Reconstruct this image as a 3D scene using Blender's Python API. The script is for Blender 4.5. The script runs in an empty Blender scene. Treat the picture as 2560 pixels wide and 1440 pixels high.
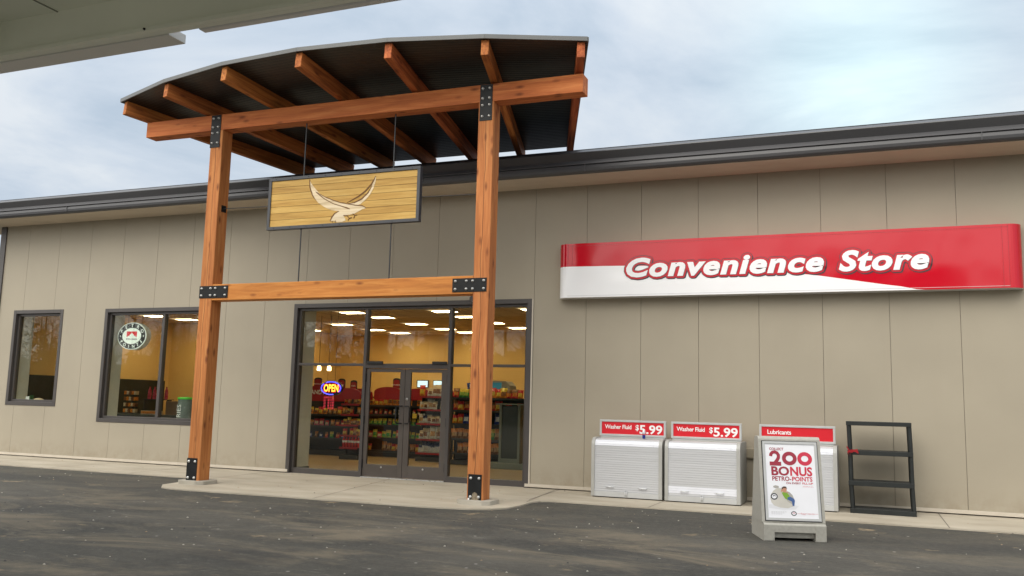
import bpy, math, random
from mathutils import Vector, Matrix
from mathutils.geometry import tessellate_polygon

random.seed(7)
sc = bpy.context.scene
COL = sc.collection
rad = math.radians

# ------------------------------------------------------------------ camera
def Rz(a): return Matrix.Rotation(a, 4, 'Z')
def Rx(a): return Matrix.Rotation(a, 4, 'X')
cam = bpy.data.cameras.new('camera')
cam.sensor_width = 36.0
cam.lens = 36.0 * 2215.0 / 2560.0
cam.clip_start = 0.05
cam.clip_end = 2000
cam_ob = bpy.data.objects.new('camera', cam)
COL.objects.link(cam_ob)
cam_ob.matrix_world = Matrix.Translation((4.6952, -15.1256, 1.4582)) @ Rz(0.3855) @ Rx(1.7021) @ Rz(0.0254)
sc.camera = cam_ob

# ------------------------------------------------------------------ view
sc.view_settings.view_transform = 'Standard'
sc.view_settings.look = 'None'
sc.view_settings.exposure = 0.0
sc.view_settings.gamma = 1.0
sc.view_settings.use_curve_mapping = False

# ------------------------------------------------------------------ sky
SUN_EL, SUN_AZ = rad(44), rad(196)      # azimuth from +Y clockwise: behind the photographer, to the left
world = bpy.data.worlds.new('World')
sc.world = world
world.use_nodes = True
nt = world.node_tree
nt.nodes.clear()
N = nt.nodes.new
Lk = nt.links.new
out = N('ShaderNodeOutputWorld')
sky = N('ShaderNodeTexSky'); sky.sky_type = 'NISHITA'; sky.sun_disc = False
sky.sun_elevation = SUN_EL; sky.sun_rotation = SUN_AZ
bg1 = N('ShaderNodeBackground'); bg1.inputs[1].default_value = 0.12
Lk(sky.outputs[0], bg1.inputs[0])
tc = N('ShaderNodeTexCoord')
sep = N('ShaderNodeSeparateXYZ'); Lk(tc.outputs['Generated'], sep.inputs[0])
def wmath(op, a, b=None, c=None):
    n = N('ShaderNodeMath'); n.operation = op
    for i, v in enumerate((a, b, c)):
        if v is None: continue
        if isinstance(v, (int, float)): n.inputs[i].default_value = v
        else: Lk(v, n.inputs[i])
    return n.outputs[0]
zz = wmath('ADD', wmath('MAXIMUM', sep.outputs[2], 0.0), 0.22)
px = wmath('DIVIDE', sep.outputs[0], zz); py = wmath('DIVIDE', sep.outputs[1], zz)
comb = N('ShaderNodeCombineXYZ'); Lk(px, comb.inputs[0]); Lk(py, comb.inputs[1])
no1 = N('ShaderNodeTexNoise'); no1.inputs['Scale'].default_value = 1.5; no1.inputs['Detail'].default_value = 9
no1.inputs['Roughness'].default_value = 0.56; no1.inputs['Distortion'].default_value = 0.5
Lk(comb.outputs[0], no1.inputs['Vector'])
ramp = N('ShaderNodeValToRGB')
e = ramp.color_ramp.elements
e[0].position = 0.37; e[0].color = (0.56, 0.67, 0.80, 1)
e[1].position = 0.63; e[1].color = (0.86, 0.92, 0.98, 1)
m = e.new(0.49); m.color = (0.70, 0.79, 0.90, 1)
Lk(no1.outputs[0], ramp.inputs[0])
# the brighter break in the cloud, to the right above the roof
def sky_lobe(d, power, gain):
    dv = Vector(d).normalized()
    dp = N('ShaderNodeVectorMath'); dp.operation = 'DOT_PRODUCT'
    Lk(tc.outputs['Generated'], dp.inputs[0]); dp.inputs[1].default_value = dv
    return wmath('MULTIPLY', wmath('POWER', wmath('MAXIMUM', dp.outputs['Value'], 0.0), power), gain)
lobe1 = wmath('MULTIPLY', sky_lobe((0.0, 0.94, 0.35), 160, 0.40), wmath('MULTIPLY', no1.outputs[0], 1.3))
lobe2 = sky_lobe((-0.35, -1.0, 0.95), 1.6, 2.2)     # glow added to the unseen sky behind the camera, to light the wall
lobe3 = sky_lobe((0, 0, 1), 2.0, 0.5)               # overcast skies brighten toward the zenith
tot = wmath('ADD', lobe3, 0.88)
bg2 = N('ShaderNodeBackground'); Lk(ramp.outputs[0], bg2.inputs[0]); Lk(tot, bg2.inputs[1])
mixw = N('ShaderNodeMixShader'); mixw.inputs[0].default_value = 0.97
Lk(bg1.outputs[0], mixw.inputs[1]); Lk(bg2.outputs[0], mixw.inputs[2])
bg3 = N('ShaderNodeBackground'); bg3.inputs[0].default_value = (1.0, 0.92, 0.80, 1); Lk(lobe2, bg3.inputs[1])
bg4 = N('ShaderNodeBackground'); bg4.inputs[0].default_value = (0.55, 1.0, 0.85, 1); Lk(lobe1, bg4.inputs[1])
ad1 = N('ShaderNodeAddShader'); ad2 = N('ShaderNodeAddShader')
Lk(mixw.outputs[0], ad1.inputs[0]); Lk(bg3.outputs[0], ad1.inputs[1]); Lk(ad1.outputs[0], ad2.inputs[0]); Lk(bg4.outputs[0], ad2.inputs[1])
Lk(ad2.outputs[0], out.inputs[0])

# ------------------------------------------------------------------ sun (veiled by cloud)
sun = bpy.data.lights.new('sun', 'SUN')
sun.energy = 1.3; sun.angle = rad(40); sun.color = (1.0, 0.93, 0.82)
sun_ob = bpy.data.objects.new('sun', sun); COL.objects.link(sun_ob)
sd = Vector((math.sin(SUN_AZ) * math.cos(SUN_EL), math.cos(SUN_AZ) * math.cos(SUN_EL), math.sin(SUN_EL)))
sun_ob.rotation_euler = (-sd).to_track_quat('-Z', 'Y').to_euler()

# ================================================================== helpers
def tag(o, label=None, cat=None, group=None, kind=None):
    if label: o['label'] = label
    if cat: o['category'] = cat
    if group: o['group'] = group
    if kind: o['kind'] = kind
    return o

def thing(name, label, cat, loc=(0, 0, 0), rz=0.0, group=None):
    o = bpy.data.objects.new(name, None); COL.objects.link(o)
    o.empty_display_size = 0.1
    o.location = loc; o.rotation_euler = (0, 0, rz)
    return tag(o, label, cat, group)

def origin_of(o):
    v = Vector((0, 0, 0))
    while o is not None:
        v += o.location; o = o.parent
    return v

class MB:
    def __init__(s): s.v = []; s.f = []; s.m = []; s.sm = []
    def add(s, vs, fs, m=0, M=None, smooth=False):
        b = len(s.v)
        for p in vs:
            p = Vector(p)
            s.v.append(M @ p if M is not None else p)
        for f in fs:
            s.f.append([b + i for i in f]); s.m.append(m); s.sm.append(smooth)
        return s
    def box(s, x0, x1, y0, y1, z0, z1, m=0, M=None):
        vs = [(x, y, z) for z in (z0, z1) for y in (y0, y1) for x in (x0, x1)]
        return s.add(vs, [(0, 2, 3, 1), (4, 5, 7, 6), (0, 1, 5, 4), (2, 6, 7, 3), (0, 4, 6, 2), (1, 3, 7, 5)], m, M)
    def prism(s, pts, d0, d1, M=None, m=0, back=True, ms=None):
        """2-D outline in local x,y swept along local z from d0 to d1"""
        n = len(pts)
        area = sum(pts[i][0] * pts[(i + 1) % n][1] - pts[(i + 1) % n][0] * pts[i][1] for i in range(n))
        if area < 0: pts = list(reversed(pts))
        tri = tessellate_polygon([[Vector((p[0], p[1], 0)) for p in pts]])
        top = [(p[0], p[1], d1) for p in pts]; bot = [(p[0], p[1], d0) for p in pts]
        fs = []
        for t in tri:
            a, b, c = [Vector(pts[i][:2] + (0,)) if isinstance(pts[i], tuple) else Vector((pts[i][0], pts[i][1], 0)) for i in t]
            if (b - a).cross(c - a).z < 0: t = (t[0], t[2], t[1])
            fs.append(tuple(t))
        s.add(top, fs, m, M)
        if back: s.add(bot, [tuple(reversed(t)) for t in fs], m, M)
        s.add(bot + top, [(i, (i + 1) % n, n + (i + 1) % n, n + i) for i in range(n)], m if ms is None else ms, M)
        return s
    def ribbon(s, pts, widths, d0, d1, M=None, m=0):
        L, R_ = [], []
        for i, p in enumerate(pts):
            a = Vector(pts[max(i - 1, 0)]); b = Vector(pts[min(i + 1, len(pts) - 1)])
            t = (b - a).normalized(); nrm = Vector((-t.y, t.x)); w = widths[i] if isinstance(widths, (list, tuple)) else widths
            P = Vector(p); L.append(tuple(P + nrm * w / 2)); R_.append(tuple(P - nrm * w / 2))
        return s.prism(L + R_[::-1], d0, d1, M, m)
    def tube(s, pts, r, n=8, m=0, M=None, cap=True, smooth=True):
        pts = [Vector(p) for p in pts]; rings = []
        for i, p in enumerate(pts):
            t = (pts[min(i + 1, len(pts) - 1)] - pts[max(i - 1, 0)]).normalized()
            ref = Vector((0, 0, 1)) if abs(t.z) < 0.9 else Vector((1, 0, 0))
            u = t.cross(ref).normalized(); w = t.cross(u)
            rr = r[i] if isinstance(r, (list, tuple)) else r
            rings.append([p + (u * math.cos(2 * math.pi * k / n) + w * math.sin(2 * math.pi * k / n)) * rr for k in range(n)])
        vs = [q for ring in rings for q in ring]
        fs = [(i * n + k, (i + 1) * n + k, (i + 1) * n + (k + 1) % n, i * n + (k + 1) % n) for i in range(len(pts) - 1) for k in range(n)]
        s.add(vs, fs, m, M, smooth)
        if cap:
            s.add(rings[0], [tuple(range(n))], m, M); s.add(rings[-1], [tuple(reversed(range(n)))], m, M)
        return s
    def lathe(s, prof, c, n=16, m=0, axis=(0, 0, 1), M=None, smooth=True):
        ax = Vector(axis).normalized(); ref = Vector((1, 0, 0)) if abs(ax.x) < 0.9 else Vector((0, 1, 0))
        u = ax.cross(ref).normalized(); w = ax.cross(u); c = Vector(c)
        vs = [c + ax * h + (u * math.cos(2 * math.pi * k / n) + w * math.sin(2 * math.pi * k / n)) * r for r, h in prof for k in range(n)]
        fs = [(i * n + k, i * n + (k + 1) % n, (i + 1) * n + (k + 1) % n, (i + 1) * n + k) for i in range(len(prof) - 1) for k in range(n)]
        s.add(vs, fs, m, M, smooth)
        s.add(vs[:n], [tuple(reversed(range(n)))], m, None if M is None else M)
        s.add(vs[-n:], [tuple(range(n))], m, None if M is None else M)
        return s
    def build(s, name, mats, parent=None, bevel=0.0, local=False, seg=2, loc=None):
        me = bpy.data.meshes.new(name)
        off = origin_of(parent) if (parent is not None and not local) else Vector((0, 0, 0))
        if loc is not None: off = off + Vector(loc)
        me.from_pydata([tuple(p - off) for p in s.v], [], s.f)
        mats = mats if isinstance(mats, (list, tuple)) else [mats]
        for mm in mats: me.materials.append(mm)
        me.polygons.foreach_set('material_index', s.m)
        me.polygons.foreach_set('use_smooth', s.sm)
        me.update()
        o = bpy.data.objects.new(name, me); COL.objects.link(o)
        if parent is not None: o.parent = parent
        if loc is not None: o.location = loc
        if bevel > 0:
            b = o.modifiers.new('edge', 'BEVEL'); b.width = bevel; b.segments = seg; b.limit_method = 'ANGLE'; b.angle_limit = rad(40)
        return o

def wallM(x, y, z):
    """local x right, y up, z out of a face that looks toward -Y"""
    return Matrix(((1, 0, 0, x), (0, 0, -1, y), (0, 1, 0, z), (0, 0, 0, 1)))

def text(s, height, weight=0.0, shear=0.0, spacing=1.0, extrude=0.0, xs=1.0, align='L', res=3):
    """lettering as plain geometry: returns verts, faces; cap height = height, baseline at y = 0"""
    def make(body, w):
        cu = bpy.data.curves.new('lettering', 'FONT'); cu.body = body; cu.size = 1.0
        cu.offset = w; cu.shear = shear; cu.space_character = spacing; cu.extrude = 0.0; cu.resolution_u = res
        ob = bpy.data.objects.new('lettering', cu); COL.objects.link(ob)
        dg = bpy.context.evaluated_depsgraph_get()
        me = bpy.data.meshes.new_from_object(ob.evaluated_get(dg))
        vs = [v.co.copy() for v in me.vertices]; fs = [tuple(p.vertices) for p in me.polygons]
        bpy.data.objects.remove(ob); bpy.data.curves.remove(cu); bpy.data.meshes.remove(me)
        return vs, fs
    vs0, _ = make('H', 0.0)
    cap = max(v.y for v in vs0)
    k = height / cap
    vs, fs = make(s, weight)
    x0 = min(v.x for v in vs); x1 = max(v.x for v in vs)
    dx = {'L': x0, 'C': (x0 + x1) / 2, 'R': x1}[align]
    vs = [Vector(((v.x - dx) * k * xs, v.y * k, 0)) for v in vs]
    fs2 = []
    for f in fs:
        a, b, c = vs[f[0]], vs[f[1]], vs[f[2]]
        fs2.append(f if (b - a).cross(c - a).z >= 0 else tuple(reversed(f)))
    return vs, fs2

def put_text(mb, s, M, height, m=0, width=None, **kw):
    vs, fs = text(s, height, **kw)
    if width:
        w = max(v.x for v in vs) - min(v.x for v in vs); q = width / w
        vs = [Vector((v.x * q, v.y, v.z)) for v in vs]
    mb.add(vs, fs, m, M)
    return mb

def copy_thing(src, loc=None, label=None, M=None):
    r = src.copy(); COL.objects.link(r)
    if loc is not None: r.location = loc
    if label: r['label'] = label
    for ch in list(src.children):
        c = ch.copy(); COL.objects.link(c); c.parent = r
        for g in list(ch.children):
            d = g.copy(); COL.objects.link(d); d.parent = c
    return r

# ================================================================== materials
def mat(name, col, rough=0.6, metal=0.0, spec=0.5, var=0.0, vscale=4.0, bump=0.0, bscale=60.0, coat=0.0, vstretch=(1, 1, 1), dirt=None):
    M = bpy.data.materials.new(name); M.use_nodes = True
    t = M.node_tree; b = t.nodes['Principled BSDF']
    b.inputs['Base Color'].default_value = (*col, 1); b.inputs['Roughness'].default_value = rough
    b.inputs['Metallic'].default_value = metal; b.inputs['Specular IOR Level'].default_value = spec
    b.inputs['Coat Weight'].default_value = coat; b.inputs['Coat Roughness'].default_value = 0.06
    tcn = t.nodes.new('ShaderNodeTexCoord')
    if var > 0:
        mp = t.nodes.new('ShaderNodeMapping'); mp.inputs['Scale'].default_value = vstretch
        t.links.new(tcn.outputs['Object'], mp.inputs[0])
        n = t.nodes.new('ShaderNodeTexNoise'); n.inputs['Scale'].default_value = vscale; n.inputs['Detail'].default_value = 6
        t.links.new(mp.outputs[0], n.inputs['Vector'])
        r = t.nodes.new('ShaderNodeValToRGB')
        r.color_ramp.elements[0].position = 0.3; r.color_ramp.elements[1].position = 0.7
        r.color_ramp.elements[0].color = (*[c * (1 - var) for c in col], 1)
        r.color_ramp.elements[1].color = (*[min(1, c * (1 + var)) for c in col], 1)
        t.links.new(n.outputs[0], r.inputs[0]); t.links.new(r.outputs[0], b.inputs['Base Color'])
        rr = t.nodes.new('ShaderNodeMapRange'); rr.inputs['To Min'].default_value = max(0, rough - 0.12); rr.inputs['To Max'].default_value = min(1, rough + 0.12)
        t.links.new(n.outputs[0], rr.inputs[0]); t.links.new(rr.outputs[0], b.inputs['Roughness'])
    if bump > 0:
        n2 = t.nodes.new('ShaderNodeTexNoise'); n2.inputs['Scale'].default_value = bscale; n2.inputs['Detail'].default_value = 4
        t.links.new(tcn.outputs['Object'], n2.inputs['Vector'])
        bp = t.nodes.new('ShaderNodeBump'); bp.inputs['Strength'].default_value = bump; bp.inputs['Distance'].default_value = 0.01
        t.links.new(n2.outputs[0], bp.inputs['Height']); t.links.new(bp.outputs[0], b.inputs['Normal'])
    return M

def emit(name, col, strength):
    M = bpy.data.materials.new(name); M.use_nodes = True
    b = M.node_tree.nodes['Principled BSDF']
    b.inputs['Base Color'].default_value = (*col, 1)
    b.inputs['Emission Color'].default_value = (*col, 1); b.inputs['Emission Strength'].default_value = strength
    return M

def wood(name, dark, mid, light, crack=False, knots=True, rough=0.70, soft=False):
    """timber, grain along local X"""
    M = bpy.data.materials.new(name); M.use_nodes = True
    t = M.node_tree; b = t.nodes['Principled BSDF']; n = t.nodes.new; l = t.links.new
    tcn = n('ShaderNodeTexCoord'); oi = n('ShaderNodeObjectInfo')
    addv = n('ShaderNodeVectorMath'); addv.operation = 'ADD'
    mul = n('ShaderNodeVectorMath'); mul.operation = 'SCALE'; mul.inputs[0].default_value = (13.0, 5.0, 7.0)
    l(oi.outputs['Random'], mul.inputs['Scale']); l(tcn.outputs['Object'], addv.inputs[0]); l(mul.outputs[0], addv.inputs[1])
    mp = n('ShaderNodeMapping'); mp.inputs['Scale'].default_value = (0.7, 11, 11); l(addv.outputs[0], mp.inputs[0])
    g = n('ShaderNodeTexNoise'); g.inputs['Scale'].default_value = 1.6; g.inputs['Detail'].default_value = 8; g.inputs['Roughness'].default_value = 0.62; g.inputs['Distortion'].default_value = 0.6
    l(mp.outputs[0], g.inputs['Vector'])
    r = n('ShaderNodeValToRGB'); e = r.color_ramp.elements
    e[0].position = 0.30 if soft else 0.36; e[0].color = (*[c * (.95 if soft else .8) for c in dark], 1); e[1].position = 0.70 if soft else 0.64; e[1].color = (*light, 1)
    q = e.new(0.5); q.color = (*mid, 1); l(g.outputs[0], r.inputs[0])
    # broad tone change from board to board and along each
    mp2 = n('ShaderNodeMapping'); mp2.inputs['Scale'].default_value = (0.5, 3, 3); l(addv.outputs[0], mp2.inputs[0])
    g2 = n('ShaderNodeTexNoise'); g2.inputs['Scale'].default_value = 1.3; g2.inputs['Detail'].default_value = 3; l(mp2.outputs[0], g2.inputs['Vector'])
    hs = n('ShaderNodeHueSaturation')
    mr = n('ShaderNodeMapRange'); mr.inputs['To Min'].default_value = 0.72 if soft else 0.6; mr.inputs['To Max'].default_value = 1.28 if soft else 1.4; l(g2.outputs[0], mr.inputs[0]); l(mr.outputs[0], hs.inputs['Value'])
    mh = n('ShaderNodeMapRange'); mh.inputs['To Min'].default_value = 0.488; mh.inputs['To Max'].default_value = 0.512; l(oi.outputs['Random'], mh.inputs[0]); l(mh.outputs[0], hs.inputs['Hue'])
    l(r.outputs[0], hs.inputs['Color'])
    colr = hs.outputs[0]
    def mixdark(fac, c, colin):
        mx = n('ShaderNodeMix'); mx.data_type = 'RGBA'; l(fac, mx.inputs[0]); l(colin, mx.inputs[6]); mx.inputs[7].default_value = (*c, 1)
        return mx.outputs[2]
    if knots:
        mp3 = n('ShaderNodeMapping'); mp3.inputs['Scale'].default_value = (2.6, 7.0, 7.0); l(addv.outputs[0], mp3.inputs[0])
        vo = n('ShaderNodeTexVoronoi'); vo.inputs['Scale'].default_value = 1.0; l(mp3.outputs[0], vo.inputs['Vector'])
        k = n('ShaderNodeMapRange'); k.inputs['From Min'].default_value = 0.07; k.inputs['From Max'].default_value = 0.25; k.inputs['To Min'].default_value = 0.85; k.inputs['To Max'].default_value = 0.0
        l(vo.outputs['Distance'], k.inputs[0]); colr = mixdark(k.outputs[0], (dark[0] * 0.42, dark[1] * 0.35, dark[2] * 0.4), colr)
    if crack:
        sp = n('ShaderNodeSeparateXYZ'); l(tcn.outputs['Object'], sp.inputs[0])
        mp4 = n('ShaderNodeMapping'); mp4.inputs['Scale'].default_value = (0.55, 0.0, 0.0); l(addv.outputs[0], mp4.inputs[0])
        g4 = n('ShaderNodeTexNoise'); g4.inputs['Scale'].default_value = 1.0; g4.inputs['Detail'].default_value = 7; g4.inputs['Roughness'].default_value = 0.45; l(mp4.outputs[0], g4.inputs['Vector'])
        def mth(op, a, c):
            q = n('ShaderNodeMath'); q.operation = op
            for i, v in enumerate((a, c)):
                if v is None: continue
                if isinstance(v, (int, float)): q.inputs[i].default_value = v
                else: l(v, q.inputs[i])
            return q.outputs[0]
        wander = mth('MULTIPLY', mth('SUBTRACT', g4.outputs[0], 0.5), 0.22)
        d = mth('ABSOLUTE', mth('SUBTRACT', sp.outputs[1], wander), None)
        k2 = n('ShaderNodeMapRange'); k2.inputs['From Min'].default_value = 0.0022; k2.inputs['From Max'].default_value = 0.0055; k2.inputs['To Min'].default_value = 0.9; k2.inputs['To Max'].default_value = 0.0
        l(d, k2.inputs[0]); colr = mixdark(k2.outputs[0], (0.05, 0.018, 0.008), colr)
    l(colr, b.inputs['Base Color'])
    b.inputs['Roughness'].default_value = rough; b.inputs['Specular IOR Level'].default_value = 0.3
    bp = n('ShaderNodeBump'); bp.inputs['Strength'].default_value = 0.25; bp.inputs['Distance'].default_value = 0.004
    l(g.outputs[0], bp.inputs['Height']); l(bp.outputs[0], b.inputs['Normal'])
    return M

def glass(name, tint, f0=0.05):
    M = bpy.data.materials.new(name); M.use_nodes = True
    t = M.node_tree; t.nodes.clear(); n = t.nodes.new; l = t.links.new
    o = n('ShaderNodeOutputMaterial'); tr = n('ShaderNodeBsdfTransparent'); tr.inputs[0].default_value = (*tint, 1)
    gl = n('ShaderNodeBsdfGlossy'); gl.inputs['Roughness'].default_value = 0.0
    lw = n('ShaderNodeLayerWeight'); lw.inputs[0].default_value = 0.5
    p = n('ShaderNodeMath'); p.operation = 'POWER'; l(lw.outputs['Facing'], p.inputs[0]); p.inputs[1].default_value = 4.0
    mr = n('ShaderNodeMapRange'); mr.inputs['To Min'].default_value = f0; mr.inputs['To Max'].default_value = 0.9; l(p.outputs[0], mr.inputs[0])
    mx = n('ShaderNodeMixShader'); l(mr.outputs[0], mx.inputs[0]); l(tr.outputs[0], mx.inputs[1]); l(gl.outputs[0], mx.inputs[2])
    l(mx.outputs[0], o.inputs[0])
    return M

def asphalt_mat():
    M = bpy.data.materials.new('asphalt'); M.use_nodes = True
    t = M.node_tree; b = t.nodes['Principled BSDF']; n = t.nodes.new; l = t.links.new
    tcn = n('ShaderNodeTexCoord'); P = tcn.outputs['Object']
    def noise(scale, detail=5, stretch=None, rough=0.55, dist=0.0):
        q = n('ShaderNodeTexNoise'); q.inputs['Scale'].default_value = scale; q.inputs['Detail'].default_value = detail; q.inputs['Roughness'].default_value = rough; q.inputs['Distortion'].default_value = dist
        if stretch:
            mp = n('ShaderNodeMapping'); mp.inputs['Scale'].default_value = stretch; l(P, mp.inputs[0]); l(mp.outputs[0], q.inputs['Vector'])
        else: l(P, q.inputs['Vector'])
        return q.outputs[0]
    def mr(v, a, c, lo, hi):
        q = n('ShaderNodeMapRange'); l(v, q.inputs[0])
        for k_, x in zip(('From Min', 'From Max', 'To Min', 'To Max'), (a, c, lo, hi)): q.inputs[k_].default_value = x
        return q.outputs[0]
    def mix(f, a, c):
        q = n('ShaderNodeMix'); q.data_type = 'RGBA'
        if isinstance(f, float): q.inputs[0].default_value = f
        else: l(f, q.inputs[0])
        for i, v in ((6, a), (7, c)):
            if isinstance(v, tuple): q.inputs[i].default_value = (*v, 1)
            else: l(v, q.inputs[i])
        return q.outputs[2]
    def mth(op, a, c):
        q = n('ShaderNodeMath'); q.operation = op
        for i, v in enumerate((a, c)):
            if isinstance(v, (int, float)): q.inputs[i].default_value = v
            else: l(v, q.inputs[i])
        return q.outputs[0]
    fine = noise(95, 3, rough=0.7)
    grain = noise(17, 5, rough=0.75)
    base = mix(mr(fine, 0.3, 0.7, 0.0, 1.0), (0.028, 0.029, 0.027), (0.072, 0.071, 0.063))
    base = mix(mr(grain, 0.42, 0.70, 0.0, 0.45), base, (0.125, 0.117, 0.10))
    sp = n('ShaderNodeSeparateXYZ'); l(P, sp.inputs[0])
    dust = mr(sp.outputs[1], -5.3, -3.7, 1.0, 0.30)                               # swept cleaner beside the slab
    def m2(v): return mth('MULTIPLY', v, dust)
    broad = noise(0.5, 7, (0.7, 1.1, 1), 0.62)
    base = mix(m2(mr(broad, 0.40, 0.70, 0.0, 0.6)), base, (0.155, 0.142, 0.118))  # grey dust film
    tracks = noise(0.85, 9, (0.48, 1.05, 1), 0.70, 0.8)
    base = mix(m2(mr(tracks, 0.49, 0.64, 0.0, 0.72)), base, (0.200, 0.168, 0.120)) # dragged dirt
    dark = noise(0.7, 6, (0.6, 1.0, 1), 0.6, 0.6)
    base = mix(mr(dark, 0.56, 0.70, 0.0, 0.6), base, (0.040, 0.040, 0.040))       # fresher, darker areas
    pale = noise(4.6, 10, (0.6, 1.1, 1), 0.82, 0.2)
    base = mix(m2(mr(pale, 0.56, 0.72, 0.0, 0.5)), base, (0.30, 0.28, 0.24))
    sand = noise(1.5, 8, (0.8, 1.0, 1), 0.62, 0.2)
    base = mix(mr(sand, 0.635, 0.70, 0.0, 0.62), base, (0.38, 0.29, 0.175))       # sandy smears
    vo = n('ShaderNodeTexVoronoi'); vo.inputs['Scale'].default_value = 5.5; l(P, vo.inputs['Vector'])
    gate = n('ShaderNodeSeparateXYZ'); l(vo.outputs['Color'], gate.inputs[0])
    chip = mth('MULTIPLY', mr(vo.outputs['Distance'], 0.06, 0.12, 1.0, 0.0), mr(gate.outputs[0], 0.72, 0.76, 0.0, 0.7))
    base = mix(chip, base, (0.42, 0.40, 0.36))
    l(base, b.inputs['Base Color'])
    b.inputs['Roughness'].default_value = 0.85; b.inputs['Specular IOR Level'].default_value = 0.25
    bp = n('ShaderNodeBump'); bp.inputs['Strength'].default_value = 0.6; bp.inputs['Distance'].default_value = 0.006
    l(fine, bp.inputs['Height']); l(bp.outputs[0], b.inputs['Normal'])
    return M

def concrete_mat(name, a, c, dirt):
    M = bpy.data.materials.new(name); M.use_nodes = True
    t = M.node_tree; b = t.nodes['Principled BSDF']; n = t.nodes.new; l = t.links.new
    tcn = n('ShaderNodeTexCoord')
    def nz(s, d, st=(1, 1, 1), r=0.55):
        mp = n('ShaderNodeMapping'); mp.inputs['Scale'].default_value = st; l(tcn.outputs['Object'], mp.inputs[0])
        q = n('ShaderNodeTexNoise'); q.inputs['Scale'].default_value = s; q.inputs['Detail'].default_value = d; q.inputs['Roughness'].default_value = r; l(mp.outputs[0], q.inputs['Vector']); return q.outputs[0]
    r = n('ShaderNodeValToRGB'); r.color_ramp.elements[0].position = 0.3; r.color_ramp.elements[1].position = 0.7
    r.color_ramp.elements[0].color = (*a, 1); r.color_ramp.elements[1].color = (*c, 1)
    l(nz(1.4, 7, (0.7, 1.6, 1)), r.inputs[0])
    k = n('ShaderNodeMapRange'); k.inputs['From Min'].default_value = 0.60; k.inputs['From Max'].default_value = 0.78; k.inputs['To Max'].default_value = 0.6
    l(nz(3.1, 8, r=0.7), k.inputs[0])
    mx = n('ShaderNodeMix'); mx.data_type = 'RGBA'; l(k.outputs[0], mx.inputs[0]); l(r.outputs[0], mx.inputs[6]); mx.inputs[7].default_value = (*dirt, 1)
    vo = n('ShaderNodeTexVoronoi'); vo.inputs['Scale'].default_value = 5.0; l(tcn.outputs['Object'], vo.inputs['Vector'])
    k2 = n('ShaderNodeMapRange'); k2.inputs['From Min'].default_value = 0.03; k2.inputs['From Max'].default_value = 0.07; k2.inputs['To Min'].default_value = 0.8; k2.inputs['To Max'].default_value = 0
    l(vo.outputs['Distance'], k2.inputs[0])
    mx2 = n('ShaderNodeMix'); mx2.data_type = 'RGBA'; l(k2.outputs[0], mx2.inputs[0]); l(mx.outputs[2], mx2.inputs[6]); mx2.inputs[7].default_value = (0.10, 0.09, 0.08, 1)
    l(mx2.outputs[2], b.inputs['Base Color']); b.inputs['Roughness'].default_value = 0.8; b.inputs['Specular IOR Level'].default_value = 0.3
    bp = n('ShaderNodeBump'); bp.inputs['Strength'].default_value = 0.2; bp.inputs['Distance'].default_value = 0.004
    l(nz(60, 4), bp.inputs['Height']); l(bp.outputs[0], b.inputs['Normal'])
    return M

ASPHALT = asphalt_mat()
CONCRETE = concrete_mat('concrete', (0.345, 0.305, 0.238), (0.46, 0.415, 0.335), (0.27, 0.225, 0.17))
FOOT = concrete_mat('footing concrete', (0.30, 0.28, 0.23), (0.46, 0.43, 0.37), (0.20, 0.17, 0.12))
JOINT = mat('joint', (0.13, 0.115, 0.095), 0.9)
PANEL = mat('beige wall panel', (0.350, 0.312, 0.242), 0.55, var=0.05, vscale=0.7, bump=0.12, bscale=220, spec=0.3)
def add_splash(M):
    t = M.node_tree; b = t.nodes['Principled BSDF']; n = t.nodes.new; l = t.links.new
    src = b.inputs['Base Color'].links[0].from_socket
    tcn = n('ShaderNodeTexCoord'); sp = n('ShaderNodeSeparateXYZ'); l(tcn.outputs['Object'], sp.inputs[0])
    nz = n('ShaderNodeTexNoise'); nz.inputs['Scale'].default_value = 5.0; nz.inputs['Detail'].default_value = 8; nz.inputs['Roughness'].default_value = 0.7; l(tcn.outputs['Object'], nz.inputs['Vector'])
    h = n('ShaderNodeMapRange'); h.inputs['From Min'].default_value = 0.05; h.inputs['From Max'].default_value = 0.42; h.inputs['To Min'].default_value = 0.62; h.inputs['To Max'].default_value = 0.0; l(sp.outputs[2], h.inputs[0])
    q = n('ShaderNodeMapRange'); q.inputs['From Min'].default_value = 0.40; q.inputs['From Max'].default_value = 0.68; l(nz.outputs[0], q.inputs[0])
    mu = n('ShaderNodeMath'); mu.operation = 'MULTIPLY'; l(h.outputs[0], mu.inputs[0]); l(q.outputs[0], mu.inputs[1])
    mp = n('ShaderNodeMapping'); mp.inputs['Scale'].default_value = (5, 1, 0.22); l(tcn.outputs['Object'], mp.inputs[0])
    n2 = n('ShaderNodeTexNoise'); n2.inputs['Scale'].default_value = 1.2; n2.inputs['Detail'].default_value = 6; l(mp.outputs[0], n2.inputs['Vector'])
    q2 = n('ShaderNodeMapRange'); q2.inputs['From Min'].default_value = 0.52; q2.inputs['From Max'].default_value = 0.72; q2.inputs['To Max'].default_value = 0.025; l(n2.outputs[0], q2.inputs[0])
    mx = n('ShaderNodeMath'); mx.operation = 'MAXIMUM'; l(mu.outputs[0], mx.inputs[0]); l(q2.outputs[0], mx.inputs[1])
    m = n('ShaderNodeMix'); m.data_type = 'RGBA'; l(mx.outputs[0], m.inputs[0]); l(src, m.inputs[6]); m.inputs[7].default_value = (0.25, 0.205, 0.145, 1); l(m.outputs[2], b.inputs['Base Color'])
add_splash(PANEL)
SEAM = mat('panel seam', (0.15, 0.13, 0.105), 0.8)
FLASH = mat('pale flashing', (0.52, 0.47, 0.39), 0.5, var=0.05)
SOFFIT = mat('soffit', (0.62, 0.53, 0.42), 0.6, var=0.05, vscale=1.5)
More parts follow.
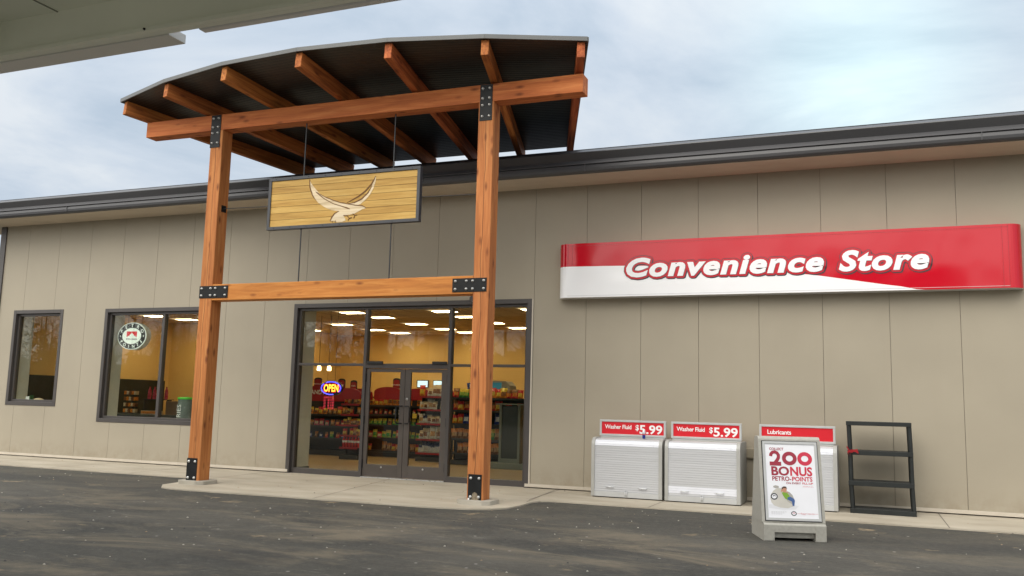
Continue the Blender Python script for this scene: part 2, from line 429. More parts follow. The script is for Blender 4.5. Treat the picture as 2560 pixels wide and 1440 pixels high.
GUTTER = mat('charcoal gutter metal', (0.060, 0.060, 0.064), 0.36, var=0.10, vscale=0.9, spec=0.5, vstretch=(0.3, 1, 1))
BRONZE = mat('dark bronze aluminium', (0.062, 0.055, 0.052), 0.38, var=0.06, vscale=2)
BRONZED = mat('door bronze', (0.070, 0.058, 0.050), 0.42, var=0.08, vscale=3)
RUBBER = mat('black gasket', (0.012, 0.012, 0.012), 0.6)
GLASS = glass('window glass', (0.90, 0.92, 0.89), 0.032)
JAMB = mat('painted jamb', (0.62, 0.62, 0.55), 0.7, var=0.05)
INWALL = mat('warm yellow wall', (0.76, 0.52, 0.20), 0.8, var=0.04, vscale=0.8)
CEIL = mat('ceiling tile', (0.60, 0.44, 0.24), 0.9, var=0.06, vscale=2)
FLOORM = mat('tan floor', (0.36, 0.25, 0.13), 0.35, var=0.12, vscale=2.5, vstretch=(0.4, 2, 1))
WOODP = wood('cedar post', (0.34, 0.110, 0.034), (0.455, 0.166, 0.050), (0.55, 0.232, 0.078), crack=True, soft=True)
WOODB = wood('cedar beam', (0.40, 0.124, 0.032), (0.52, 0.180, 0.044), (0.63, 0.255, 0.072), soft=True)
WOODR = wood('cedar rafter', (0.29, 0.076, 0.024), (0.40, 0.112, 0.031), (0.50, 0.165, 0.048))
STEEL = mat('black steel plate', (0.008, 0.009, 0.010), 0.5, spec=0.3, var=0.25, vscale=9)
BOLT = mat('zinc bolt', (0.62, 0.62, 0.60), 0.32, 0.8, var=0.12, vscale=40)
DECK = mat('dark roof deck', (0.0075, 0.0125, 0.0135), 0.38, var=0.15, vscale=1.2)
FASCIA = mat('grey roof fascia', (0.115, 0.120, 0.120), 0.45, var=0.08, vscale=1.5)
ROD = mat('hanger rod', (0.03, 0.033, 0.036), 0.45)
RED = mat('glossy red', (0.62, 0.008, 0.022), 0.10, var=0.03, vscale=1.2, coat=0.6)
WHITE = mat('glossy white', (0.80, 0.80, 0.82), 0.12, var=0.02, coat=0.5)
REDF = mat('flat red', (0.60, 0.012, 0.024), 0.35)
WHITEF = mat('flat white', (0.82, 0.82, 0.82), 0.4)
BLACKF = mat('flat black', (0.016, 0.016, 0.017), 0.45)
GREYP = mat('grey plastic', (0.38, 0.38, 0.36), 0.5, var=0.06, vscale=5, bump=0.05, bscale=90)
GREYL = mat('pale grey frame', (0.46, 0.47, 0.47), 0.42, var=0.05, vscale=5)
STONEP = mat('textured grey plastic', (0.37, 0.36, 0.32), 0.65, var=0.08, vscale=30, bump=0.25, bscale=240)
BLKPL = mat('black plastic', (0.010, 0.013, 0.013), 0.5, var=0.25, vscale=7, bump=0.08, bscale=70)
ALU = mat('bright aluminium', (0.66, 0.68, 0.70), 0.3, 0.6, var=0.06, vscale=20)
CANOPY = mat('painted canopy steel', (0.84, 0.87, 0.77), 0.5, var=0.05, vscale=0.8)
LIT = emit('lit diffuser', (1.0, 0.80, 0.46), 26.0)
BULB = emit('lit pendant shade', (1.0, 0.78, 0.42), 7.0)
DARKM = mat('dark metal shelf', (0.02, 0.02, 0.02), 0.5, var=0.2)

# ================================================================== setting
g = MB(); g.box(-300, 300, -300, 300, -0.6, -0.02)
tag(g.build('asphalt_ground', ASPHALT), kind='structure')

def arc(cx, cy, r, a0, a1, n=6): return [(cx + r * math.cos(rad(a0 + (a1 - a0) * i / n)), cy + r * math.sin(rad(a0 + (a1 - a0) * i / n))) for i in range(n + 1)]
wob = random.Random(3)
def edge_line(x0, y0, x1, y1, n):      # slightly ragged edge where asphalt was rolled against the slab
    return [(x0 + (x1 - x0) * i / n + wob.uniform(-.012, .012), y0 + (y1 - y0) * i / n + wob.uniform(-.012, .012)) for i in range(n + 1)]
pts = [(-17, 0.6), (-17, -1.98)] + edge_line(-14, -1.98, -6.75, -2.02, 18) + [(-6.58, -2.10), (-6.46, -2.35), (-6.40, -2.8), (-6.30, -3.3), (-6.02, -3.62), (-5.75, -3.71)]
pts += edge_line(-5.4, -3.72, -1.1, -3.62, 14) + [(-0.62, -3.52), (-0.34, -3.36), (-0.18, -3.1), (-0.13, -2.7), (-0.15, -2.2), (-0.1, -1.95), (0.05, -1.84)]
pts += edge_line(0.3, -1.82, 12, -1.90, 24) + [(14, -1.9), (14, 0.6)]
s = MB(); s.prism(pts, -0.25, 0.0)
for a, b in (((-12.45, -1.97), (-12.6, 0)), ((-10.38, -1.97), (-10.6, 0)), ((-8.34, -1.99), (-8.6, 0)), ((-6.36, -2.7), (-6.6, 0)), ((-3.08, -3.66), (-3.85, 0)), ((-0.30, -1.9), (-0.44, 0)), ((-0.22, -2.2), (-0.50, 0)), ((1.58, -1.83), (1.6, 0)), ((3.6, -1.84), (3.6, 0)), ((5.61, -1.86), (5.59, 0)), ((7.6, -1.87), (7.6, 0))):
    A, B = Vector(a), Vector(b); t = (B - A).normalized(); nn = Vector((-t.y, t.x)) * 0.006
    s.add([(*(A + nn), 0.003), (*(A - nn), 0.003), (*(B - nn), 0.003), (*(B + nn), 0.003)], [(0, 1, 2, 3)], 1)
tag(s.build('sidewalk', [CONCRETE, JOINT]), kind='structure')

# loose stones and crumbs
st = MB(); rs = random.Random(11)
for i in range(420):
    x = rs.uniform(-13, 8); y = rs.uniform(-9.5, -2.1) if rs.random() < 0.8 else rs.uniform(-3.5, -0.1)
    z = -0.02 if (y < -2.0 and not (-6.3 < x < -0.15 and y > -3.6)) else 0.0
    r = rs.uniform(0.004, 0.012); m_ = rs.choice((0, 0, 1, 2))
    st.add([(x - r, y - r * .8, z), (x + r, y - r * .6, z), (x + r * .9, y + r, z), (x - r * .7, y + r * .8, z), (x + rs.uniform(-r, r) * .4, y, z + r * 1.0)], [(0, 1, 4), (1, 2, 4), (2, 3, 4), (3, 0, 4)], m_)
tag(st.build('gravel', [mat('pale stone', (0.42, 0.39, 0.33), 0.9), mat('brown stone', (0.30, 0.22, 0.14), 0.9), mat('dark stone', (0.06, 0.06, 0.06), 0.9)]), kind='stuff')

# ================================================================== store building
bld = thing('store_building', 'long beige panelled store with dark eaves, two side windows and glazed entrance', 'store', (-4, 0, 0))
X0, X1, ZT = -14.93, 12.0, 5.47
W1 = (-14.20, -12.77, 1.25, 3.32); W2 = (-11.31, -8.36, 0.94, 3.31); SF = (-6.17, -1.12, 0.0, 3.32)
OUT = 0.085
holes = [(a - OUT, b + OUT, c - (OUT if c > 0 else 0), d + OUT) for a, b, c, d in (W1, W2, SF)]

def cells(x0, x1, z0, z1, hs):
    res = []
    hs = [h for h in hs if h[0] < x1 and h[1] > x0]
    xs = sorted({x0, x1, *[min(max(v, x0), x1) for h in hs for v in h[:2]]})
    for a, b in zip(xs, xs[1:]):
        if b - a < 1e-4: continue
        mid = (a + b) / 2; zs = [z0]
        inside = sorted([(h[2], h[3]) for h in hs if h[0] < mid < h[1]])
        cur = z0
        for c, d in inside:
            if c > cur + 1e-4: res.append((a, b, cur, c))
            cur = max(cur, d)
        if cur < z1 - 1e-4: res.append((a, b, cur, z1))
    return res

w = MB()
seams = [n for n in range(-14, 13)]
edges = [X0 + 0.1] + [float(n) for n in seams if X0 + 0.3 < n < X1] + [X1]
gap = 0.0030
for a, b in zip(edges, edges[1:]):
    for c in cells(a + gap, b - gap, 0.03, ZT, holes): w.box(c[0], c[1], 0.0, 0.06, c[2], c[3])
for c in cells(X0, X1, 0.03, ZT, [(a + 0.01, b - 0.01, c_ + (0.01 if c_ > 0.05 else 0), d - 0.01) for a, b, c_, d in holes]):
    w.box(c[0], c[1], 0.022, 0.30, c[2], c[3], 1)
w.build('front_wall', [PANEL, SEAM], bld)
sw = MB(); sw.box(X0, X0 + 0.3, 0.30, 12.5, 0, ZT); sw.box(X1 - 0.3, X1, 0.30, 12.5, 0, ZT); sw.box(X0, X1, 12.5, 12.8, 0, ZT)
sw.build('side_wall', PANEL, bld)
bt = MB()
for a, b in ((X0 + 0.02, SF[0] - 0.03), (SF[1] + 0.02, X1)):
    bt.box(a, b, -0.018, -0.002, 0.030, 0.072)
    bt.box(a, b, -0.034, -0.002, 0.018, 0.030)
bt.build('base_flashing', FLASH, bld, bevel=0.003)
sl = MB(); sl.box(SF[1] + OUT + 0.003, SF[1] + OUT + 0.03, -0.014, -0.002, 0.072, 3.40); sl.build('jamb_flashing', FLASH, bld)
ct = MB(); ct.box(X0 - 0.03, X0 + 0.15, -0.03, -0.003, 0.06, ZT - 0.01); ct.box(X0 - 0.03, X0 - 0.003, -0.003, 0.3, 0.06, ZT - 0.01)
ct.build('corner_trim', BRONZE, bld, bevel=0.004)

# eaves
prof = [(-0.70, 5.935), (-0.875, 5.835), (-0.878, 5.822), (-0.812, 5.70), (-0.865, 5.630), (-0.865, 5.622), (-0.835, 5.618), (-0.852, 5.60), (-0.858, 5.55), (-0.848, 5.505), (-0.82, 5.478), (-0.76, 5.474), (-0.76, 5.9)]
ge = MB()
GX0, GX1 = -15.95, 12.6
vs = [(x, p[0], p[1]) for x in (GX0, GX1) for p in prof]; n_ = len(prof)
ge.add(vs, [(i, i + 1, n_ + i + 1, n_ + i) for i in range(n_ - 1)])
ge.add(vs, [tuple(range(n_ - 1, -1, -1)), tuple(range(n_, 2 * n_))])
for jx in (-11.9, -5.9, 0.2, 6.3): ge.box(jx, jx + 0.012, -0.868, -0.80, 5.5, 5.63)
ge.build('gutter', GUTTER, bld)
so = MB()
for a, b in ((-0.76, -0.50), (-0.495, -0.245), (-0.24, 0.0)): so.box(GX0, GX1, a, b, 5.466, 5.49)
so.box(GX0, X0 - 0.05, 0.0, 12.8, 5.466, 5.49)
so.build('soffit', SOFFIT, bld)
rf = MB()
rf.add([(GX0, -0.74, 5.92), (GX1, -0.74, 5.92), (GX1, 6, 6.5), (GX0, 6, 6.5), (GX0, 13.3, 5.92), (GX1, 13.3, 5.92), (GX0, -0.74, 5.50), (GX1, -0.74, 5.50), (GX0, 13.3, 5.5), (GX1, 13.3, 5.5)],
       [(0, 1, 2, 3), (3, 2, 5, 4), (0, 3, 4, 8, 6), (1, 7, 9, 5, 2), (6, 8, 9, 7), (4, 5, 9, 8)])
rf.build('roof', GUTTER, bld)

# windows and storefront (each opening: casing on the wall, recessed frame, panes)
def casing(mb, a, b, c, d, ow, bottom=True):
    mb.box(a - ow, a, -0.012, 0.10, c - (ow if bottom else 0), d + ow)
    mb.box(b, b + ow, -0.012, 0.10, c - (ow if bottom else 0), d + ow)
    mb.box(a, b, -0.012, 0.10, d, d + ow)
    if bottom: mb.box(a, b, -0.012, 0.10, c - ow, c)
def sash(mb, a, b, c, d, fw, y0, y1):
    mb.box(a, a + fw, y0, y1, c, d); mb.box(b - fw, b, y0, y1, c, d); mb.box(a + fw, b - fw, y0, y1, c, c + fw); mb.box(a + fw, b - fw, y0, y1, d - fw, d)
def pane(a, b, c, d, y, parent):
    p = MB(); p.box(a, b, y, y + 0.012, c, d); return p.build('pane', GLASS, parent)
def jambs(mb, a, b, c, d, y0, y1, t=0.03):
    mb.box(a - t, a, y0, y1, c - t, d + t); mb.box(b, b + t, y0, y1, c - t, d + t); mb.box(a, b, y0, y1, d, d + t)
    if c > 0.05: mb.box(a, b, y0, y1, c - t, c)
f = MB(); casing(f, *W1, OUT); sash(f, *W1, 0.055, 0.06, 0.16)
win = f.build('window', BRONZE, bld, bevel=0.004); win['label'] = 'narrow single-pane window'
pane(W1[0] + 0.055, W1[1] - 0.055, W1[2] + 0.055, W1[3] - 0.055, 0.10, win)
f = MB(); casing(f, *W2, OUT); sash(f, *W2, 0.055, 0.06, 0.16); f.box(-9.775, -9.70, 0.055, 0.165, W2[2] + 0.055, W2[3] - 0.055)
win2 = f.build('window', BRONZE, bld, bevel=0.004); win2['label'] = 'wide two-pane window'
pane(W2[0] + 0.055, -9.775, W2[2] + 0.055, W2[3] - 0.055, 0.10, win2)
pane(-9.70, W2[1] - 0.055, W2[2] + 0.055, W2[3] - 0.055, 0.10, win2)
f = MB(); casing(f, *SF, OUT, False)
y0, y1 = 0.06, 0.18
f.box(SF[0], SF[0] + 0.055, y0, y1, 0.0, SF[3]); f.box(SF[1] - 0.055, SF[1], y0, y1, 0.0, SF[3]); f.box(SF[0] + 0.055, SF[1] - 0.055, y0, y1, SF[3] - 0.05, SF[3])
M1, M2 = (-4.60, -4.535), (-2.745, -2.68)
for a, b in (M1, M2): f.box(a, b, y0 - 0.004, y1 + 0.004, 0.0, SF[3] - 0.05)
ZB = 2.15
f.box(SF[0] + 0.055, M1[0], y0, y1, ZB, ZB + 0.05); f.box(M2[1], SF[1] - 0.055, y0, y1, ZB, ZB + 0.05); f.box(M1[1], M2[0], y0, y1, 2.105, 2.20)
f.box(SF[0] + 0.055, M1[0], y0, y1, 0.0, 0.105); f.box(M2[1], SF[1] - 0.055, y0, y1, 0.0, 0.105)
sfr = f.build('storefront_frame', BRONZE, bld, bevel=0.003)
for a, b, c, d in ((SF[0] + 0.055, M1[0], 0.105, ZB), (SF[0] + 0.055, M1[0], ZB + 0.05, SF[3] - 0.05), (M1[1], M2[0], 2.20, SF[3] - 0.05), (M2[1], SF[1] - 0.055, 0.105, ZB), (M2[1], SF[1] - 0.055, ZB + 0.05, SF[3] - 0.05)):
    pane(a, b, c, d, 0.115, sfr)
for a, b in ((-4.50, -4.14), (-3.06, -2.75)):
    cl = MB(); cl.box(a, b, 0.02, 0.058, 2.19, 2.245); cl.build('door_closer', RUBBER, sfr, bevel=0.008)
th = MB(); th.box(M1[1], M2[0], 0.03, 0.2, 0.0, 0.012); th.build('threshold', ALU, sfr)

def door(a, b, ga, gb, hx, sx, label):
    d = MB()
    d.box(a, ga, 0.085, 0.135, 0.02, 2.098); d.box(gb, b, 0.085, 0.135, 0.02, 2.098)
    d.box(ga, gb, 0.085, 0.135, 0.02, 0.255); d.box(ga, gb, 0.085, 0.135, 2.035, 2.098)
    o = d.build('door', BRONZED, bld, bevel=0.003); o['label'] = label
    pane(ga, gb, 0.255, 2.035, 0.105, o)
    h = MB(); h.tube([(sx, 0.085, 1.385), (sx, 0.02, 1.385), (hx + (sx - hx) * .18, 0.015, 1.385), (hx, 0.015, 1.355), (hx, 0.015, 1.085), (hx + (sx - hx) * .18, 0.015, 1.055), (sx, 0.02, 1.055), (sx, 0.085, 1.055)], 0.011, 8)
    h.build('handle', STEEL, o)
    k = MB(); lx = b - 0.05 if hx < sx else a + 0.05
    k.lathe([(0.018, 0), (0.018, 0.012), (0.012, 0.016)], ((ga + gb) / 2, 0.085, 0.205), 12, axis=(0, -1, 0))
    k.build('bolt_cap', BOLT, o)
    ex = a if hx < sx else b
    for z in (0.18, 1.02, 1.84):
        hi = MB(); hi.tube([(ex, 0.075, z), (ex, 0.075, z + 0.16)], 0.011, 8); hi.build('hinge', STEEL, o)
    if hx > sx:
        lk = MB(); lk.lathe([(0.024, 0), (0.024, 0.012), (0.014, 0.018)], (a + 0.055, 0.085, 1.52), 14, axis=(0, -1, 0)); lk.build('lock_cylinder', BOLT, o)
    return o
door(-4.53, -3.662, -4.445, -3.768, -3.80, -3.705, 'door leaf with its handle on the right stile')
door(-3.655, -2.75, -3.537, -2.872, -3.505, -3.60, 'door leaf with round lock cylinder')

# inner lining of the openings, inner wall face
jb = MB()
jambs(jb, *W1, 0.17, 0.50); jambs(jb, *W2, 0.17, 0.50); jambs(jb, SF[0], SF[1], 0.0, SF[3], 0.19, 0.66)
for c in cells(X0 + 0.3, X1 - 0.3, 0.0, 3.7, [(a - 0.03, b + 0.03, c_ - (0.03 if c_ > 0.05 else 0), d + 0.03) for a, b, c_, d in (W1, W2)] + [(SF[0] - 0.03, SF[1] + 0.03, 0, SF[3] + 0.03)]):
    jb.box(c[0], c[1], 0.44, 0.49, c[2], c[3])
jb.box(SF[0] + 0.001, SF[0] + 0.022, 0.2, 0.66, 0.0, 0.10, 1)
jb.build('window_lining', [JAMB, BLACKF], bld)

# ================================================================== interior
fl = MB(); fl.box(X0 + 0.3, X1 - 0.3, 0.19, 12.5, -0.1, 0.004); tag(fl.build('floor', FLOORM), kind='structure')
HC = 3.6
ce = MB(); ce.box(X0 + 0.3, X1 - 0.3, 0.49, 12.5, HC, HC + 0.05)
for i in range(24):
    x = -14.6 + 0.61 * i * 1.0
    ce.box(x, x + 0.02, 0.49, 12.4, HC - 0.004, HC, 1)
for j in range(20):
    y = 0.55 + 0.61 * j
    ce.box(X0 + 0.3, 2, y, y + 0.02, HC - 0.004, HC, 1)
tag(ce.build('ceiling', [CEIL, mat('ceiling grid', (0.5, 0.36, 0.2), 0.6)]), kind='structure')
iw = MB()
iw.box(X0 + 0.3, -14.55, 0.5, 5.6, 0, HC)                # end wall beside the windows
iw.box(-14.55, -11.6, 5.5, 5.62, 0, HC)
iw.box(-11.72, -11.6, 5.62, 10.1, 0, HC)
iw.box(-11.6, -5.75, 10.1, 10.2, 0, HC); iw.box(-5.75, -5.65, 9.3, 10.2, 0, HC); iw.box(-5.65, 3.0, 9.3, 9.42, 0, HC)
iw.box(3.0, 3.1, 0.5, 9.4, 0, HC)
tag(iw.build('interior_wall', INWALL), kind='structure')

# ceiling lights
lp = thing('ceiling_light', 'x', 'ceiling light', (0, 0, HC), group='lit square ceiling lights in the store')
b = MB(); b.box(-.31, .31, -.31, -.28, -.012, -.004); b.box(-.31, .31, .28, .31, -.012, -.004); b.box(-.31, -.28, -.28, .28, -.012, -.004); b.box(.28, .31, -.28, .28, -.012, -.004)
b.build('frame', WHITEF, lp, local=True)
b = MB(); b.box(-.278, .278, -.04, .278, -.010, -.004); b.box(-.278, .278, -.278, -.04, -.010, -.004, 1); b.build('diffuser', [LIT, emit('dim diffuser', (1.0, 0.74, 0.40), 1.1)], lp, local=True)
spots = [(-8.804, 4.9, 'over the candy rack, second from the left glass edge'), (-6.611, 3.277, 'behind the left mullion, nearest the glass'), (-8.757, 6.559, 'behind the left mullion, deeper in the store'), (-6.586, 4.99, 'over the left door leaf, in the middle'),
         (-8.515, 7.87, 'over the left door leaf, deepest in the store'), (-6.482, 6.493, 'left of the right mullion, over the right door leaf'), (-6.747, 2.13, 'cut by the frame top in the left upper pane'), (-4.393, 2.202, 'cut by the frame top above the right door leaf'),
         (-4.406, 3.396, 'just right of the right mullion, the higher one'), (-6.326, 7.859, 'just right of the right mullion, the lower one'), (-4.232, 6.388, 'right of the right timber post, in the middle'), (-2.233, 2.143, 'cut by the frame top at the right glass edge'),
         (-4.40, 4.97, 'half hidden by the right timber post'), (-12.45, 3.05, 'brightest one right of the mullion in the wide window'), (-12.62, 2.10, 'cut by the frame top in the wide window'), (-11.33, 2.79, 'beside the left timber post in the wide window'),
         (-2.2, 4.95, 'hidden from most views, right of the entrance'), (-10.9, 6.5, 'deep in the store, left of the entrance')]
for i, (x, y, lb) in enumerate(spots):
    k = (HC - 1.458) / (3.5 - 1.458)
    X = 4.695 + (x - 4.695) * k + 0.31; Y = -15.126 + (y + 15.126) * k + 0.29
    Y = min(Y, 9.0)
    o = lp if i == 0 else copy_thing(lp)
    o.location = (X, Y, HC); o['label'] = 'lit square ceiling light ' + lb

# pendants by the counter
for i, (u, lb) in enumerate(((-8.33, 'left one of the two lit pendant lamps behind the left storefront pane'), (-8.03, 'right one of the two lit pendant lamps behind the left storefront pane'))):
    t = thing('pendant_lamp', lb, 'lamp', (u + 0.03, 4.0, 2.20), group='pendant lamps')
    b = MB(); b.lathe([(0.028, 0.14), (0.04, 0.12), (0.05, 0.07), (0.053, 0.02), (0.045, 0.0)], (0, 0, 0), 14); b.build('shade', BULB, t, local=True)
    b = MB(); b.tube([(0, 0, 0.14), (0, 0, HC - 2.2)], 0.006, 6); b.build('cord', BLACKF, t, local=True)

# ---- shop fittings
RACKRED = mat('rack red', (0.32, 0.007, 0.011), 0.35, var=0.05)
def bag_mesh(name, w_, h_, d_, base, patch, patch2=None):
    """pillow bag, printed front"""
    mb = MB(); nx, nz_ = 6, 8
    def P(i, k, sgn):
        a = i / nx * 2 - 1; c = k / nz_ * 2 - 1
        bulge = (1 - a * a) ** 0.6 * (1 - abs(c) ** 3.0) if abs(c) < 1 else 0
        pinch = 1 - 0.06 * (1 - abs(c))
        return (a * w_ / 2 * pinch, sgn * d_ / 2 * bulge + 0.006 * math.sin(7 * a + 5 * c), (c + 1) / 2 * h_)
    for sgn in (-1, 1):
        vs = [P(i, k, sgn) for k in range(nz_ + 1) for i in range(nx + 1)]
        for k in range(nz_):
            for i in range(nx):
                q = (k * (nx + 1) + i, k * (nx + 1) + i + 1, (k + 1) * (nx + 1) + i + 1, (k + 1) * (nx + 1) + i)
                mid = 1 <= i <= nx - 2 and 2 <= k <= 4
                top = k >= nz_ - 3
                mi = 1 if (mid and sgn < 0) else (2 if (top and sgn < 0 and patch2) else 0)
                mb.add([vs[j] for j in q], [(0, 1, 2, 3) if sgn < 0 else (3, 2, 1, 0)], mi, None, True)
    me_o = mb.build(name, [base, patch] + ([patch2] if patch2 else []))
    me = me_o.data; bpy.data.objects.remove(me_o)
    return me
def pm(name, c): return mat(name, c, 0.28, var=0.10, vscale=20)
C = {k: pm('pack ' + k, v) for k, v in dict(white=(0.70, 0.68, 0.62), cream=(0.62, 0.50, 0.32), red=(0.55, 0.03, 0.03), orange=(0.65, 0.22, 0.03), yellow=(0.68, 0.50, 0.06), green=(0.05, 0.30, 0.07), lime=(0.30, 0.45, 0.06), blue=(0.03, 0.06, 0.28), navy=(0.02, 0.03, 0.10), brown=(0.22, 0.09, 0.03), tan=(0.45, 0.26, 0.10), pink=(0.60, 0.12, 0.16), silver=(0.55, 0.56, 0.58)).items()}
BAGS = {}
def bag(kind):
    if kind not in BAGS:
        spec = dict(pretzel=('white', 'brown', 'cream'), bun=('white', 'tan', None), nut=('white', 'silver', 'navy'), chips=('orange', 'yellow', 'red'), red=('red', 'orange', 'brown'), green=('green', 'lime', 'yellow'), lime=('lime', 'green', 'yellow'), blue=('blue', 'silver', 'navy'), gold=('orange', 'brown', 'yellow'), pink=('pink', 'cream', 'red'), brown=('brown', 'tan', 'orange'))[kind]
        BAGS[kind] = bag_mesh('snack_bag', 0.17, 0.25, 0.085, C[spec[0]], C[spec[1]], C[spec[2]] if spec[2] else None)
    return BAGS[kind]
rb = random.Random(5)
def fill(x0, x1, y, z, n, kinds, label, group, scale=1.0, squash=1.0):
    n = int(n * 1.3)
    for i in range(n):
        if rb.random() < 0.07: continue
        o = bpy.data.objects.new('snack_bag', bag(rb.choice(kinds)))
        COL.objects.link(o)
        o.location = (x0 + (x1 - x0) * (i + 0.5) / n + rb.uniform(-.012, .012), y + rb.uniform(-.02, .02), z)
        o.rotation_euler = (rb.uniform(-.22, -.05), rb.uniform(-.06, .06), rb.uniform(-.2, .2))
        s_ = scale * rb.uniform(0.88, 1.10); o.scale = (s_ * rb.uniform(.9, 1.15), s_, s_ * squash * rb.uniform(.85, 1.1))
        tag(o, label, 'snack bag', group)

def rack(name, label, x0, x1, y, zs, edge, depth=0.36, back=True, top=None, cat='shelf rack'):
    t = thing(name, label, cat, ((x0 + x1) / 2, y, 0))
    b = MB(); b.box(x0, x1, y, y + depth + 0.02, 0.004, 0.12); b.build('base', DARKM, t)
    if back:
        b = MB(); b.box(x0, x1, y + depth, y + depth + 0.02, 0.12, top or zs[-1] + 0.05); b.build('back_panel', DARKM, t)
    for z in zs:
        b = MB(); b.box(x0, x1, y, y + depth, z - 0.02, z); b.box(x0, x1, y - 0.012, y, z - 0.035, z + 0.012, 1); b.build('shelf', [DARKM, edge], t)
    for x in (x0 - 0.02, x1):
        b = MB(); b.box(x, x + 0.02, y + depth - 0.06, y + depth, 0.12, zs[-1]); b.build('upright', DARKM, t)
    return t
def header(t, x0, x1, y, z0, z1, word=None, wh=0.1):
    b = MB(); n_ = 14; c = (x0 + x1) / 2; hw = (x1 - x0) / 2
    outl = [(x0, z0), (x1, z0)] + [(c + hw * math.cos(math.pi * i / n_), z1 - 0.14 + 0.14 * math.sin(math.pi * i / n_)) for i in range(n_ + 1)]
    b.prism(outl, 0, 0.03, wallM(0, y, 0))
    if word: put_text(b, word, wallM(c, y - 0.034, z0 + (z1 - z0) * 0.45), wh, 1, weight=0.012, align='C')
    return b.build('header_sign', [RACKRED, WHITEF], t)
def topper(t, x, y, z, w_=0.2, h_=0.24, word='CANDY'):
    b = MB(); n_ = 8
    b.prism([(-w_ / 2, 0), (w_ / 2, 0)] + [(w_ / 2 * math.cos(math.pi * i / n_), h_ - 0.05 + 0.05 * math.sin(math.pi * i / n_)) for i in range(n_ + 1)], 0, 0.02, wallM(x, y, z))
    k = 0.86
    b.prism([(-w_ / 2 * k, 0.01), (w_ / 2 * k, 0.01)] + [(w_ / 2 * k * math.cos(math.pi * i / n_), h_ - 0.085 + 0.04 * math.sin(math.pi * i / n_)) for i in range(n_ + 1)], 0.02, 0.026, wallM(x, y, z), 1)
    put_text(b, word, wallM(x, y - 0.03, z + 0.08), 0.034, 2, weight=0.01, align='C')
    return b.build('topper_sign', [BLACKF, RACKRED, WHITEF], t)

# candy rack behind the left pane
zs = [0.14, 0.46, 0.78, 1.08]
r1 = rack('candy_rack', 'dark candy rack with red arched header behind the left storefront pane', -9.75, -7.95, 5.35, zs, DARKM, top=1.5)
header(r1, -9.75, -8.75, 5.36, 1.44, 1.84, 'CANDY', 0.11); header(r1, -8.70, -7.95, 5.36, 1.44, 1.80)
topper(r1, -9.25, 5.40, 1.80, 0.24, 0.27, 'CHOCOLATE'); topper(r1, -8.50, 5.40, 1.78, 0.22, 0.27); topper(r1, -8.12, 5.40, 1.76, 0.2, 0.25, 'CHIPS')
fill(-9.7, -8.0, 5.45, 1.08, 9, ['gold', 'chips', 'brown', 'gold', 'red'], 'small gold or brown snack bag on the candy rack, top shelf', 'bags on the candy rack', 0.85)
fill(-9.7, -8.0, 5.45, 0.78, 8, ['silver' if False else 'brown', 'red', 'pink', 'gold'], 'small snack bag on the candy rack, second shelf from the top', 'bags on the candy rack', 0.7)
fill(-9.7, -8.0, 5.45, 0.46, 8, ['blue', 'brown', 'red', 'green'], 'small snack bag on the candy rack, third shelf from the top', 'bags on the candy rack', 0.65)
# hanging strip rack and bottles left of the doors
r2 = rack('peg_rack', 'tall narrow peg rack of yellow packets left of the left door leaf', -7.74, -7.22, 4.25, [0.30, 0.60, 0.86, 1.12, 1.38], RACKRED, top=1.62)
header(r2, -7.92, -7.2, 4.28, 1.5, 1.78)
for k, z in enumerate((0.60, 0.86, 1.12, 1.38)):
    fill(-7.72, -7.24, 4.35, z, 4, [['gold', 'brown', 'chips'], ['chips', 'gold', 'brown'], ['gold', 'brown', 'red'], ['red', 'brown', 'gold']][k], 'yellow packet on the narrow peg rack, ' + ['second shelf from the floor', 'middle shelf', 'second shelf from the top', 'top shelf'][k], 'packets on the peg rack', 0.72)
bm_ = MB()
bm_.lathe([(0.033, 0), (0.036, 0.02), (0.036, 0.13), (0.030, 0.16), (0.036, 0.18), (0.014, 0.24), (0.014, 0.27)], (0, 0, 0), 12)
bo = bm_.build('bottle', pm('bottle red', (0.55, 0.02, 0.02)))
lab = MB(); lab.lathe([(0.0375, 0.12), (0.0375, 0.17)], (0, 0, 0), 12); lab.build('wrapper', WHITEF, bo, local=True)
capm = MB(); capm.lathe([(0.016, 0.262), (0.016, 0.285)], (0, 0, 0), 10); capm.build('cap', WHITEF, bo, local=True)
for i in range(6):
    o = bo if i == 0 else copy_thing(bo)
    o.location = (-7.69 + i * 0.086, 4.36, 0.30)
    tag(o, 'red bottle with white wrapper on the bottom shelf of the narrow peg rack', 'bottle', 'red bottles on the peg rack')

# aisle rack behind the left door leaf
zs = [0.16, 0.50, 0.84, 1.12, 1.36]
r3 = rack('aisle_rack', 'long dark aisle rack with red arched headers behind the left door leaf', -8.75, -6.05, 5.9, zs, DARKM, top=1.6)
header(r3, -8.75, -7.85, 5.95, 1.50, 1.80); header(r3, -7.80, -6.95, 5.95, 1.52, 1.86); header(r3, -6.9, -6.05, 5.95, 1.52, 1.83)
topper(r3, -7.15, 5.99, 1.82, 0.22, 0.28, 'HOT DRINKS'); header(r3, -6.02, -5.30, 6.2, 1.52, 1.80)
topper(r3, -5.75, 6.24, 1.76, 0.22, 0.26, 'COLD DRINKS')
for k, (z, ks) in enumerate(zip(zs, (['brown', 'chips', 'bun'], ['lime', 'lime', 'pink'], ['green', 'green', 'gold'], ['pink', 'bun', 'red'], ['gold', 'chips', 'gold']))):
    fill(-8.7, -6.1, 6.0, z, 14, ks, ['brown and cream', 'lime green', 'green', 'pink', 'golden'][k] + ' snack bag on the aisle rack behind the left door, ' + ['bottom shelf', 'second shelf', 'middle shelf', 'fourth shelf', 'top shelf'][k], 'bags on the aisle rack', [0.85, 0.8, 0.8, 0.55, 0.9][k])
